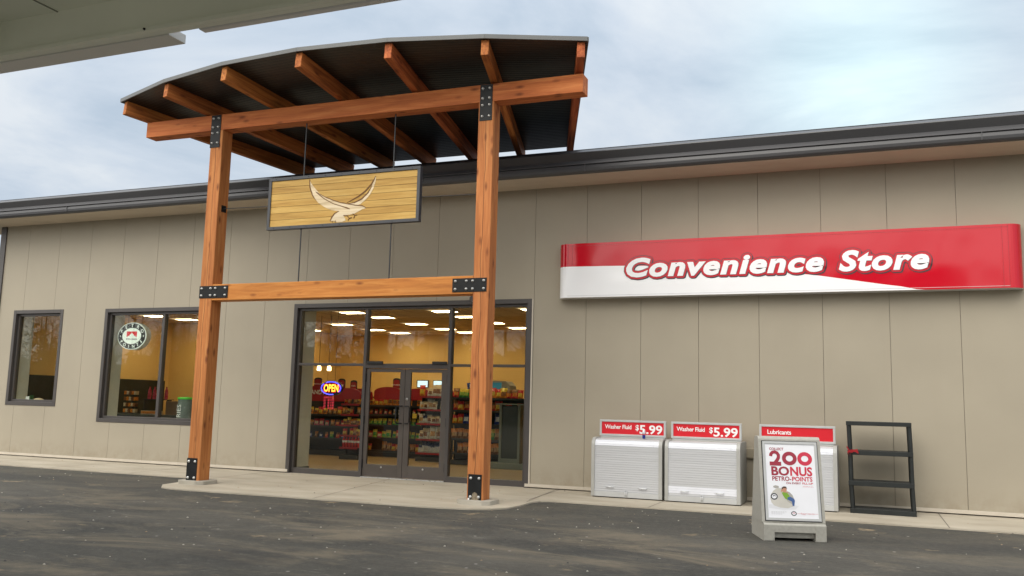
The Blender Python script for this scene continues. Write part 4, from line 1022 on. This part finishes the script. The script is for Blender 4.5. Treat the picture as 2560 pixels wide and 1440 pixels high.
for (xa, ya), (xb, yb) in zip(plan, plan[1:]):
    za, zb_ = zb(xa), zb(xb)
    if za > Z0 + 1e-4 or zb_ > Z0 + 1e-4:
        fv = [(xa, ya, Z0), (xb, yb, Z0), (xb, yb, zb_), (xa, ya, za)]
        if zb_ <= Z0 + 1e-4: b.add([fv[0], fv[1], fv[3]], [(0, 1, 2)], 1)
        else: b.add(fv, [(0, 1, 2, 3)], 1)
    b.add([(xa, ya, za), (xb, yb, zb_), (xb, yb, Z1), (xa, ya, Z1)], [(0, 1, 2, 3)], 0)
pt_ = [(p[0], p[1], Z1) for p in plan]; pb_ = [(p[0], p[1], Z0) for p in plan]
b.add(pt_, [tuple(range(len(plan)))], 0); b.add(pb_, [tuple(reversed(range(len(plan))))], 1)
def wavy(name, col):
    M_ = mat(name, col, 0.10, coat=0.12, spec=0.45)
    t_ = M_.node_tree; n_ = t_.nodes.new; tc_ = n_('ShaderNodeTexCoord'); nz_ = n_('ShaderNodeTexNoise'); nz_.inputs['Scale'].default_value = 1.1; nz_.inputs['Detail'].default_value = 1
    bp_ = n_('ShaderNodeBump'); bp_.inputs['Strength'].default_value = 0.6; bp_.inputs['Distance'].default_value = 0.035
    t_.links.new(tc_.outputs['Object'], nz_.inputs['Vector']); t_.links.new(nz_.outputs[0], bp_.inputs['Height']); t_.links.new(bp_.outputs[0], t_.nodes['Principled BSDF'].inputs['Normal']); t_.links.new(bp_.outputs[0], t_.nodes['Principled BSDF'].inputs['Coat Normal'])
    return M_
b.build('cabinet', [wavy('sign red', (0.53, 0.004, 0.017)), wavy('sign white', (0.86, 0.87, 0.89))], sg_)
b = MB()
for z in (Z1 - 0.045, Z0 + 0.03): b.box(S0 + CR, S1 - CR, -DY - 0.0015, -DY + 0.001, z - .003, z + .003, 0 if z > 4 else 1)
for x in (S0 + CR, S0 + CR + 0.08, S1 - CR - 0.08, S1 - CR): b.box(x - .003, x + .003, -DY - 0.0015, -DY + 0.001, (zb(x) if zb(x) > Z0 else Z0) + .002, Z1 - .003, 0)
b.build('face_trim', [mat('trim line red', (0.34, 0.004, 0.012), 0.3), mat('trim line grey', (0.52, 0.52, 0.54), 0.3)], sg_)
b = MB()
def sign_word(word, xl, xr, zbase, cap):
    """white letters on a rounded red outline with a thin dark rim and a dark drop edge"""
    v0, f0 = text(word, cap, weight=0.040, shear=0.22, spacing=1.10, res=4)
    x0, x1 = min(p.x for p in v0), max(p.x for p in v0); q = (xr - xl) / (x1 - x0)
    v0 = [Vector(((p.x - x0) * q, p.y, 0)) for p in v0]
    def put(dx, dz, d, mi): b.add(v0, f0, mi, wallM(xl + dx, -DY - d, zbase + dz))
    def grow(r, ox, oz, d, mi, n=20):
        for i in range(n): put(ox + r * math.cos(6.2832 * i / n), oz + r * math.sin(6.2832 * i / n), d + i * 4e-5, mi)
        put(ox, oz, d + n * 4e-5, mi)
        grow2 = r * 0.55
        for i in range(10): put(ox + grow2 * math.cos(.63 * i), oz + grow2 * math.sin(.63 * i), d + (n + 1 + i) * 4e-5, mi)
    grow(.038, .013, -.013, .003, 2); grow(.0425, 0, 0, .0045, 2); grow(.0335, 0, 0, .006, 0)
    put(.007, -.006, .0082, 2); put(0, 0, .0095, 1)
sign_word('Convenience', 0.80, 4.05, 3.722, 0.300); sign_word('Store', 4.27, 5.58, 3.712, 0.300)
b.build('lettering', [mat('letter outline red', (0.50, 0.005, 0.018), 0.2, coat=0.1), mat('letter white', (0.84, 0.84, 0.86), 0.2), mat('letter shadow', (0.035, 0.03, 0.04), 0.3)], sg_)

# ================================================================== roll-front merchandise bins
def bin_(x0, x1, label, words, price, seed, yf=-0.80, yb=-0.07):
    r_ = random.Random(seed); W_ = x1 - x0; c = (x0 + x1) / 2
    t = thing('storage_bin', label, 'storage bin', (c, (yf + yb) / 2, 0), group='roll-front bins along the wall')
    D = yb - yf; H = 0.965; cr = 0.13
    M_ = Matrix.Translation((x0, yf, 0))
    sp = [(0, 0.014), (D, 0.014), (D, H), (cr + .02, H)] + [(cr - cr * math.sin(rad(a)), H - cr + cr * math.cos(rad(a))) for a in range(0, 91, 15)]
    side = Matrix(((0, 0, 1, 0), (1, 0, 0, 0), (0, 1, 0, 0), (0, 0, 0, 1)))
    for xx in (0.0, W_ - 0.055):
        b = MB(); b.prism(sp, xx, xx + 0.055, M_ @ side); b.build('side_panel', GREYP, t, bevel=0.008)
    b = MB(); b.box(x0 + .055, x1 - .055, yf + .30, yb, H - .03, H - .004); b.box(x0 + .055, x1 - .055, yb - .02, yb - .003, .02, H - .03); b.build('top_panel', GREYP, t)
    b = MB(); b.box(x0 + .02, x1 - .02, yf + .03, yb - .02, 0.0, 0.0138); b.build('base', RUBBER, t)  # black inset sheet put in as the dark contact shadow under the bin
    b = MB(); b.box(x0 + .055, x1 - .055, yf + .004, yf + .05, 0.015, 0.10); b.build('bottom_rail', GREYL, t, bevel=0.005)
    # slatted shutter, following the curve of the sides
    path = []; ins = 0.022
    z = 0.102
    while z < H - cr: path.append((yf + ins, z)); z += 0.0365
    rr_ = cr - ins
    for a in range(90, -1, -18): path.append((yf + cr - rr_ * math.sin(rad(a)), H - cr + rr_ * math.cos(rad(a))))
    path.append((yf + .30, H - ins))
    b = MB()
    for i, ((ya, za), (yb2, zb2)) in enumerate(zip(path, path[1:])):
        d_ = Vector((yb2 - ya, zb2 - za)); L_ = d_.length; d_.normalize(); nn = Vector((-d_.y, d_.x))
        if nn.x > 0 and abs(nn.x) > .5: nn = -nn
        if nn.y < 0 and abs(nn.y) > .5: nn = -nn
        A = Vector((ya, za)); o_ = 0.006
        pr = [A, A + d_ * .05 * L_ + nn * o_, A + d_ * .90 * L_ + nn * o_, A + d_ * L_]
        mi = 1 if (i in SHADE[seed]) else 0
        for p_, q_ in zip(pr, pr[1:]): b.add([(x0 + .055, *p_), (x1 - .055, *p_), (x1 - .055, *q_), (x0 + .055, *q_)], [(0, 1, 2, 3)], mi)
    b.build('shutter', [SLAT, SLAT2], t)
    for hx in (x0 + .055 + W_ * .22, x1 - .055 - W_ * .22):
        b = MB(); b.tube([(hx - .06, yf + .018, .175), (hx - .055, yf - .012, .175), (hx + .055, yf - .012, .175), (hx + .06, yf + .018, .175)], .0085, 7); b.build('handle', ALU, t)
    b = MB(); b.box(c - .022, c + .022, yf - .02, yf + .004, .055, .10); b.tube([(c - .014, yf - .008, .10), (c - .014, yf - .008, .135), (c + .014, yf - .008, .135), (c + .014, yf - .008, .10)], .006, 6); b.build('padlock', ALU, t, bevel=0.003)
    # header sign
    sy = yf + .42; zt0, zt1 = H - .002, 1.255
    b = MB(); fr = .035; a0, a1 = x0 + .015, x1 - .03
    for p in ((a0, a1, zt0 + .02, zt0 + .02 + fr), (a0, a1, zt1 - fr, zt1), (a0, a0 + fr, zt0 + .02 + fr, zt1 - fr), (a1 - fr, a1, zt0 + .02 + fr, zt1 - fr)): b.box(p[0], p[1], sy, sy + .05, p[2], p[3])
    b.box(a0 + .02, a1 - .02, sy + .01, sy + .06, zt0 - .02, zt0 + .02)
    b.build('sign_frame', GREYL, t, bevel=0.004)
    b = MB(); b.box(a0 + fr, a1 - fr, sy + .012, sy + .03, zt0 + .02 + fr, zt1 - fr)
    zl = zt0 + .02 + fr
    if price:
        put_text(b, words, wallM(a0 + fr + .055, sy + .009, zl + .088), .066, 1, weight=0.018, width=.46, spacing=0.95)
        put_text(b, '$', wallM(a1 - .515, sy + .009, zl + .075), .085, 1, weight=0.018)
        put_text(b, '5.99', wallM(a1 - .445, sy + .009, zl + .022), .135, 1, weight=0.024, width=.385)
    else:
        put_text(b, words, wallM(a0 + fr + .09, sy + .009, zl + .09), 0.066, 1, weight=0.018, width=.36, spacing=0.95)
    b.build('sign_face', [REDF, WHITEF], t)
    return t
SLAT = mat('white slats', (0.50, 0.51, 0.53), 0.36, var=0.05, vscale=3, vstretch=(0.2, 1, 6)); SLAT2 = mat('whiter slats', (0.72, 0.74, 0.80), 0.3, var=0.04, vscale=3)
SHADE = {1: {21, 22, 23}, 2: {1, 2, 3, 21, 22, 23}, 3: {21, 22, 23}}
bin_(0.375, 1.555, 'grey roll-front bin, leftmost of three, with a can on its top', 'Washer Fluid', True, 1)
bin_(1.605, 2.785, 'grey roll-front washer fluid bin, middle of three, no can on it', 'Washer Fluid', True, 2, yf=-0.83)
bin_(3.015, 4.20, 'grey roll-front lubricants bin, mostly hidden behind the poster stand', 'Lubricants', False, 3, yf=-0.83)
# drink can left on the first bin
dc = thing('drink_can', 'slim blue and silver drink can standing on the leftmost bin', 'can', (1.20, -0.56, 0.963))
b = MB(); b.lathe([(.020, 0), (.026, .006), (.0265, .06)], (0, 0, 0), 16, 0); b.lathe([(.0266, .06), (.0266, .075)], (0, 0, 0), 16, 2); b.lathe([(.0265, .075), (.0265, .122), (.021, .133)], (0, 0, 0), 16, 1)
b.build('body', [mat('can blue', (0.03, 0.05, 0.32), 0.25, 0.4), mat('can silver', (0.66, 0.68, 0.72), 0.25, 0.6), mat('can red', (0.5, 0.03, 0.03), 0.3)], dc, local=True)
b = MB(); b.lathe([(.021, .133), (.019, .136), (0.0, .134)], (0, 0, 0), 16); b.build('lid', ALU, dc, local=True)
# outlet cover on the wall
jb2 = thing('outlet_cover', 'beige weatherproof outlet box on the wall between middle bin and poster stand', 'outlet box', (2.83, 0, 0.775))
b = MB(); b.box(-.075, .075, -.055, -.002, -.085, .085); b.build('box', mat('beige box', (0.30, 0.26, 0.19), 0.5), jb2, local=True, bevel=0.01)
b = MB(); b.box(-.06, .06, -.064, -.0555, -.07, .07); b.build('cover', mat('beige cover', (0.27, 0.235, 0.17), 0.5), jb2, local=True, bevel=0.004)

# ================================================================== black shelf unit
su = thing('plastic_shelf', 'empty black plastic four-tier shelf unit against the wall', 'shelf unit', (4.8, -0.52, 0))
lean = 0.0
for i, (z0_, z1_, xo) in enumerate(((0.0, 0.07, 0.02), (0.40, 0.47, 0.005), (0.85, 0.915, 0.0), (1.285, 1.345, -0.012))):
    b = MB(); xa, xb, ya, yb = -.455 + xo, .445 + xo, -.235, .22
    b.box(xa, xb, ya, ya + .022, z0_, z1_); b.box(xa, xb, yb - .022, yb, z0_, z1_); b.box(xa, xa + .022, ya + .022, yb - .022, z0_, z1_); b.box(xb - .022, xb, ya + .022, yb - .022, z0_, z1_)
    for k in range(12): yy = ya + .03 + k * .033; b.box(xa + .022, xb - .022, yy, yy + .022, z1_ - .022, z1_ - .002)
    for k in range(6): xx = xa + .08 + k * .15; b.box(xx, xx + .02, ya + .022, yb - .022, z1_ - .028, z1_ - .0225)
    b.build('shelf', BLKPL, su, local=True, bevel=0.004)
for k, (xx, yy) in enumerate(((-.42, -.195), (.415, -.195), (-.42, .18), (.415, .18))):
    for z0_, z1_, xo, xo2 in ((0.07, 0.40, .02, .005), (0.47, 0.85, .005, 0), (0.915, 1.285, 0, -.012)):
        b = MB(); b.tube([(xx + xo, yy, z0_), (xx + xo2, yy, z1_)], .030, 12); b.build('leg', BLKPL, su, local=True)
rt = MB(); rr2 = random.Random(4)
def tape(pts_, w_):
    for p, q in zip(pts_, pts_[1:]):
        p, q = Vector(p), Vector(q); n2 = Vector((0, -.35, 1)).normalized() * w_ / 2
        rt.add([p - n2, q - n2, q + n2, p + n2, p - n2 + Vector((0, .004, 0)), q - n2 + Vector((0, .004, 0)), q + n2 + Vector((0, .004, 0)), p + n2 + Vector((0, .004, 0))], [(0, 1, 2, 3), (7, 6, 5, 4), (0, 4, 5, 1), (2, 6, 7, 3)])
tape([(4.335, -.765, .97), (4.36, -.775, .935), (4.375, -.78, .905), (4.42, -.785, .915), (4.46, -.79, .91), (4.50, -.785, .885)], .035)
tape([(4.345, -.768, .89), (4.37, -.785, .90), (4.41, -.79, .895), (4.45, -.785, .92), (4.49, -.79, .925)], .028)
tape([(4.375, -.782, .905), (4.385, -.79, .875), (4.38, -.785, .845)], .022); tape([(4.35, -.77, .95), (4.345, -.772, .90), (4.36, -.778, .86)], .02)
tag(rt.build('ribbon', mat('red tape', (0.42, 0.02, 0.03), 0.45)), 'red plastic tape knotted round the left leg of the black shelf', 'ribbon')

# ================================================================== poster stand
ps = thing('poster_stand', 'grey plastic pavement poster stand advertising bonus points', 'poster stand', (3.737, -3.841, -0.02), 0.331)
b = MB(); hw, hd = .355, .33
b.prism([(-hd, 0.0), (-hd, .185), (-hd + .03, .20), (hd - .03, .20), (hd, .185), (hd, 0.0)], -hw, -hw + .12, Matrix(((0, 0, 1, 0), (1, 0, 0, 0), (0, 1, 0, 0), (0, 0, 0, 1))))
b.prism([(-hd, 0.0), (-hd, .185), (-hd + .03, .20), (hd - .03, .20), (hd, .185), (hd, 0.0)], hw - .12, hw, Matrix(((0, 0, 1, 0), (1, 0, 0, 0), (0, 1, 0, 0), (0, 0, 0, 1))))
b.prism([(-hd + .006, .095), (-hd + .006, .183), (-hd + .03, .198), (hd - .03, .198), (hd - .006, .183), (hd - .006, .095)], -hw + .12, hw - .12, Matrix(((0, 0, 1, 0), (1, 0, 0, 0), (0, 1, 0, 0), (0, 0, 0, 1))))
b.box(-hw + .12, hw - .12, -hd + .06, hd - .06, .03, .095)
b.build('base', STONEP, ps, local=True, bevel=0.008)
b = MB(); hb, ht, H = .275, .088, 1.185
side = Matrix(((0, 0, 1, 0), (1, 0, 0, 0), (0, 1, 0, 0), (0, 0, 0, 1)))
b.prism([(-hb, .197), (-ht - .01, H - .03), (-ht + .02, H), (ht - .02, H), (ht + .01, H - .03), (hb, .197)], -hw - .008, hw + .008, side)
b.build('body', STONEP, ps, local=True, bevel=0.012)
sl_ = math.atan2(hb - ht - .01, H - .03 - .197)
# frame of reference on the sloped front: x right, y up the slope, z out
PF = Matrix.Translation((0, -hb, .197)) @ Matrix.Rotation(-sl_, 4, 'X') @ wallM(0, 0, 0)
LEN = math.hypot(hb - ht - .01, H - .03 - .197)
pw = .318; y0_, y1_ = .03, LEN - .03
b = MB(); fr = .03
for p in ((-pw, pw, y0_, y0_ + fr), (-pw, pw, y1_ - fr, y1_), (-pw, -pw + fr, y0_ + fr, y1_ - fr), (pw - fr, pw, y0_ + fr, y1_ - fr)): b.box(p[0], p[1], p[2], p[3], 0.0, .016, 0, PF)
b.box(-pw - .01, pw + .01, y0_ - .01, y1_ + .01, 0.0, .004, 1, PF)
b.build('frame', [GREYL, BLACKF], ps, local=True, bevel=0.003)
b = MB(); PWH = mat('poster white', (0.78, 0.79, 0.83), 0.22, var=0.03, vscale=3); MAR = mat('poster maroon', (0.30, 0.006, 0.03), 0.3); CRI = mat('poster crimson', (0.55, 0.01, 0.045), 0.3)
GRY = mat('poster grey', (0.42, 0.43, 0.44), 0.4); BEAN = mat('bean bag', (0.52, 0.50, 0.45), 0.4, var=0.06, vscale=8); BEAND = mat('bean bag seat', (0.36, 0.35, 0.32), 0.4); PGR = mat('poster mid grey', (0.55, 0.56, 0.57), 0.4)
b.box(-pw + fr, pw - fr, y0_ + fr, y1_ - fr, 0.004, .008, 0, PF)
# the printed matter: coordinates as fractions of the sheet
ax, ay = -pw + fr, y0_ + fr; aw, ah = 2 * (pw - fr), y1_ - y0_ - 2 * fr
def T_(u, v, d=.0095): return PF @ Matrix.Translation((ax + u * aw, ay + v * ah, d))
put_text(b, 'COLLECT', T_(.085, .915), .033 * ah, 1, weight=0.030, width=.29 * aw)
def ring(u, v, ru, rv, tk, mi):
    n_ = 28; A = [(ru * aw * math.cos(2 * math.pi * i / n_), rv * ah * math.sin(2 * math.pi * i / n_)) for i in range(n_)]
    Bq = [(x * (1 - tk / (ru * aw)), y * (1 - tk / (rv * ah))) for x, y in A]
    b.add([(*p, 0) for p in A + Bq], [(i, (i + 1) % n_, n_ + (i + 1) % n_, n_ + i) for i in range(n_)], mi, T_(u, v))
tk = .045
b.ribbon([(x * aw, y * ah) for x, y in ((-.10, .118), (-.088, .150), (-.055, .172), (-.012, .178), (.035, .165), (.062, .135), (.058, .100), (.035, .070), (.0, .040), (-.045, .005))], tk * .86, 0, .0006, T_(.205, .712, .009), 1)
b.ribbon([(x * aw, y * ah) for x, y in ((-.125, .016), (.108, .016))], .047 , 0, .0007, T_(.205, .712, .009), 1)
ring(.485, .804, .150, .094, tk, 1); ring(.795, .804, .150, .094, tk, 2)
put_text(b, 'BO', T_(.105, .573), .113 * ah, 1, weight=0.034, width=.36 * aw); put_text(b, 'NUS', T_(.485, .573), .113 * ah, 2, weight=0.034, width=.445 * aw)
put_text(b, 'PETRO-', T_(.115, .498), .056 * ah, 1, weight=0.028, width=.385 * aw); put_text(b, 'POINTS', T_(.515, .498), .056 * ah, 2, weight=0.028, width=.41 * aw)
put_text(b, 'ON EVERY', T_(.39, .455), .025 * ah, 1, weight=0.02, width=.30 * aw); put_text(b, 'FILL-UP', T_(.715, .455), .025 * ah, 2, weight=0.02, width=.215 * aw)
put_text(b, '(MINIMUM 25L)', T_(.72, .418), .012 * ah, 2, width=.21 * aw)
# bean bag with the oval badge
bagp = [(.055, .255), (.07, .31), (.13, .365), (.21, .40), (.30, .395), (.36, .365), (.44, .35), (.50, .31), (.535, .25), (.53, .19), (.50, .155), (.40, .13), (.25, .135), (.13, .16), (.075, .20)]
b.prism([((u - .3) * aw, (v - .26) * ah) for u, v in bagp], 0, .0008, T_(.3, .26, .0085), 4)
b.prism([((u - .3) * aw, (v - .26) * ah) for u, v in ((.34, .35), (.44, .35), (.50, .31), (.535, .25), (.53, .19), (.47, .19), (.40, .22), (.35, .28))], 0, .0010, T_(.3, .26, .0085), 5)
b.prism([((u - .2) * aw, (v - .41) * ah) for u, v in ((.13, .405), (.17, .392), (.24, .402), (.235, .425), (.17, .435), (.125, .422))], 0, .0010, T_(.2, .41, .0085), 5)
# a reclining figure on the bean bag: shirt, trousers, head, hair
def blot(pts_, d, mi): b.prism([(u * aw, v * ah) for u, v in pts_], 0, .0006, T_(0, 0, d), mi)
blot([(.02, .175), (.30, .185), (.62, .165), (.55, .118), (.30, .108), (.02, .13)], .0083, 11)
blot([(.29, .335), (.33, .345), (.40, .335), (.44, .30), (.45, .265), (.40, .24), (.355, .255), (.32, .29)], .0097, 7)
blot([(.40, .275), (.46, .285), (.53, .255), (.545, .235), (.525, .16), (.49, .165), (.485, .22), (.43, .235), (.395, .25)], .0104, 8)
blot([(.345 + .048 * math.cos(.52 * i), .375 + .036 * math.sin(.52 * i)) for i in range(12)], .0104, 9)
blot([(.292, .375), (.295, .405), (.335, .422), (.385, .418), (.402, .385), (.38, .398), (.33, .398)], .0111, 10)
blot([(.285, .34), (.275, .365), (.29, .378), (.305, .36)], .0104, 9); blot([(.38, .345), (.41, .355), (.42, .34), (.40, .328)], .0104, 9)
emblem(b, T_(.135, .283, .0095) @ Matrix.Rotation(.12, 4, 'Z'), .075 * aw, .048 * ah, .0004, mi=(0, 6, 6), words=False)
emblem(b, T_(.51, .062, .0085), .058 * aw, .032 * ah, .0004, mi=(0, 6, 2), words=False)
for i, (v, w_) in enumerate(((.078, .32), (.063, .27), (.048, .20))):
    for q in range(7):
        if q * .045 < w_: b.box(0, .036 * aw, 0, .004 * ah, 0, .0006, 3, T_(.06 + q * .045, v, .0085))
put_text(b, 'happy returns', T_(.645, .052), .026 * ah, 2, weight=-0.012, shear=0.35, width=.27 * aw)
b.ribbon([(0, 0), (.08 * aw, 0)], .0022, 0, .0006, T_(.575, .062, .0085), 2); b.ribbon([(0, 0), (.08 * aw, 0)], .0022, 0, .0006, T_(.915, .062, .0085), 2)
b.build('poster', [PWH, MAR, CRI, GRY, BEAN, BEAND, BLACKF, mat('poster green', (0.17, 0.34, 0.02), 0.4), mat('poster denim', (0.04, 0.10, 0.27), 0.4), mat('poster skin', (0.50, 0.24, 0.15), 0.4), mat('poster dark brown', (0.06, 0.025, 0.015), 0.4), mat('poster floor grey', (0.66, 0.67, 0.70), 0.3)], ps, local=True)

# ================================================================== forecourt canopy overhead
fc = thing('fuel_canopy', 'pale steel fuel canopy edge overhead in the upper left corner', 'canopy', (-3, -9.6, 4.5))
HE, YE = 4.5, -9.60
b = MB(); b.box(-16, 7, -13.8, YE - .06, HE + .36, HE + .5); 
for x in range(-15, 7): b.box(x, x + .012, -13.8, YE - .06, HE + .352, HE + .36, 1)
b.build('soffit', [CANOPY, mat('soffit joint', (0.25, 0.26, 0.22), 0.6)], fc)
b = MB(); b.box(-16, 7, YE - .06, YE, HE, HE + .75); b.box(-16, 7, YE - .11, YE - .06, HE, HE + .035); b.build('edge_panel', CANOPY, fc, bevel=0.004)
b = MB(); b.box(-16, 7, -13.86, -13.8, HE, HE + .75); b.build('edge_panel', CANOPY, fc, bevel=0.004)
b = MB(); b.box(-16, -0.74, YE + .002, YE + .20, HE - .01, HE + .07); b.build('edge_ledge', mat('canopy ledge white', (0.74, 0.74, 0.72), 0.45), fc, bevel=0.004)
b = MB()
bp_ = [(0.0, 0.0)] + [(0.15 * math.sin(rad(a)), 0.13 - 0.15 * math.cos(rad(a))) for a in range(30, 91, 12)] + [(0.17, 0.6), (0.0, 0.6)]
sd_ = Matrix(((0, 0, 1, 0), (1, 0, 0, YE + .002), (0, 1, 0, HE - .005), (0, 0, 0, 1)))
b.prism(bp_, -0.42, 6.5, sd_); b.build('edge_sign', mat('canopy sign panel', (0.70, 0.70, 0.70), 0.3), fc, bevel=0.02)
b = MB(); b.box(-0.42, 6.5, YE + .172, YE + .178, HE + .15, HE + .55); b.build('sign_stripe', REDF, fc)
b = MB(); b.box(-3.75, -2.75, -13.7, YE - .06, HE + .10, HE + .352); b.box(5.6, 6.6, -13.7, YE - .06, HE + .10, HE + .352); b.build('beam', CANOPY, fc, bevel=0.004)
b = MB()
for x, y in ((-9.0, -11.7), (6.1, -11.7)): b.box(x - .2, x + .2, y - .2, y + .2, -.02, HE + .36)
b.build('column', CANOPY, fc, bevel=0.02)
b = MB()
for x in (-2.85, -0.9, 1.1, 3.0): b.lathe([(.012, 0), (.008, .012)], (x, YE - .112, HE + .018), 8, axis=(0, -1, 0))
b.build('bolt', STEEL, fc)

# ================================================================== woods across the road (seen in the glass)
tw = MB(); rt_ = random.Random(21)
for i in range(120):
    x = -75 + i * 1.0 + rt_.uniform(-.5, .5); y = -52 + rt_.uniform(-7, 5); h = rt_.uniform(9, 15); lean_ = rt_.uniform(-.4, .4)
    r0 = rt_.uniform(.10, .22)
    tw.tube([(x, y, -.1), (x + lean_ * .5, y, h * .5), (x + lean_, y, h)], [r0, r0 * .65, .02], 5, 0, cap=False)
    for k in range(22):
        z = h * rt_.uniform(.3, .97); a = rt_.uniform(0, 6.28); L_ = (h - z) * .32 + .5; q = lean_ * z / h
        p1 = Vector((x + q, y, z)); p2 = p1 + Vector((math.cos(a) * L_, math.sin(a) * L_, L_ * .75))
        tw.tube([p1, p1.lerp(p2, .5) + Vector((0, 0, -.1)), p2], [.045, .03, .012], 3, 0, cap=False)
        for e_ in range(3):
            p3 = p1.lerp(p2, rt_.uniform(.4, 1)); p4 = p3 + Vector((rt_.uniform(-1, 1), rt_.uniform(-1, 1), rt_.uniform(.2, 1)))
            tw.tube([p3, p4], [.018, .008], 3, 0, cap=False)
    if i % 3 == 0:
        for k in range(180):
            z = rt_.uniform(0.2, h * .8); rr_ = (1 - z / (h * .85)) * 2.2 + .2; a = rt_.uniform(0, 6.28); R_ = rr_ * math.sqrt(rt_.random())
            p = Vector((x + 1 + math.cos(a) * R_, y + 2 + math.sin(a) * R_, z)); s_ = rt_.uniform(.2, .5)
            tw.add([p + Vector((rt_.uniform(-s_, s_), rt_.uniform(-s_, s_), rt_.uniform(-s_, s_) * .6)) for _ in range(3)], [(0, 1, 2)], 1)
for dy_, amp in ((-51.0, 1.0), (-47.5, .8)):
    xs_ = [-82 + .35 * i for i in range(380)]
    tp_ = [max(2.2, 4.7 + amp * (math.sin(x * .5 + dy_) + .8 * math.sin(x * 1.9) + rt_.uniform(-.7, .9))) for x in xs_]
    for i in range(len(xs_) - 1):
        tw.box(xs_[i], xs_[i + 1] - .002, dy_ - 1.2 + rt_.uniform(-.3, .3), dy_ + rt_.uniform(-.3, .3), -.1, tp_[i], 1)
for i in range(6000):
    x = rt_.uniform(-80, 48); y = -44 + rt_.uniform(-6, 3); top = 5.2 + 1.0 * math.sin(x * .7) + .9 * math.sin(x * 2.3 + 1)
    z = rt_.random() ** .8 * top; s_ = rt_.uniform(.35, .8)
    p = Vector((x, y, z)); tw.add([p + Vector((rt_.uniform(-s_, s_), rt_.uniform(-s_, s_) * .5, rt_.uniform(-s_, s_))) for _ in range(3)], [(0, 1, 2)], 1 if i % 3 else 0)
tag(tw.build('woods', [mat('bark', (0.10, 0.085, 0.07), 0.9), mat('conifer green', (0.035, 0.055, 0.03), 0.9)]), kind='stuff')
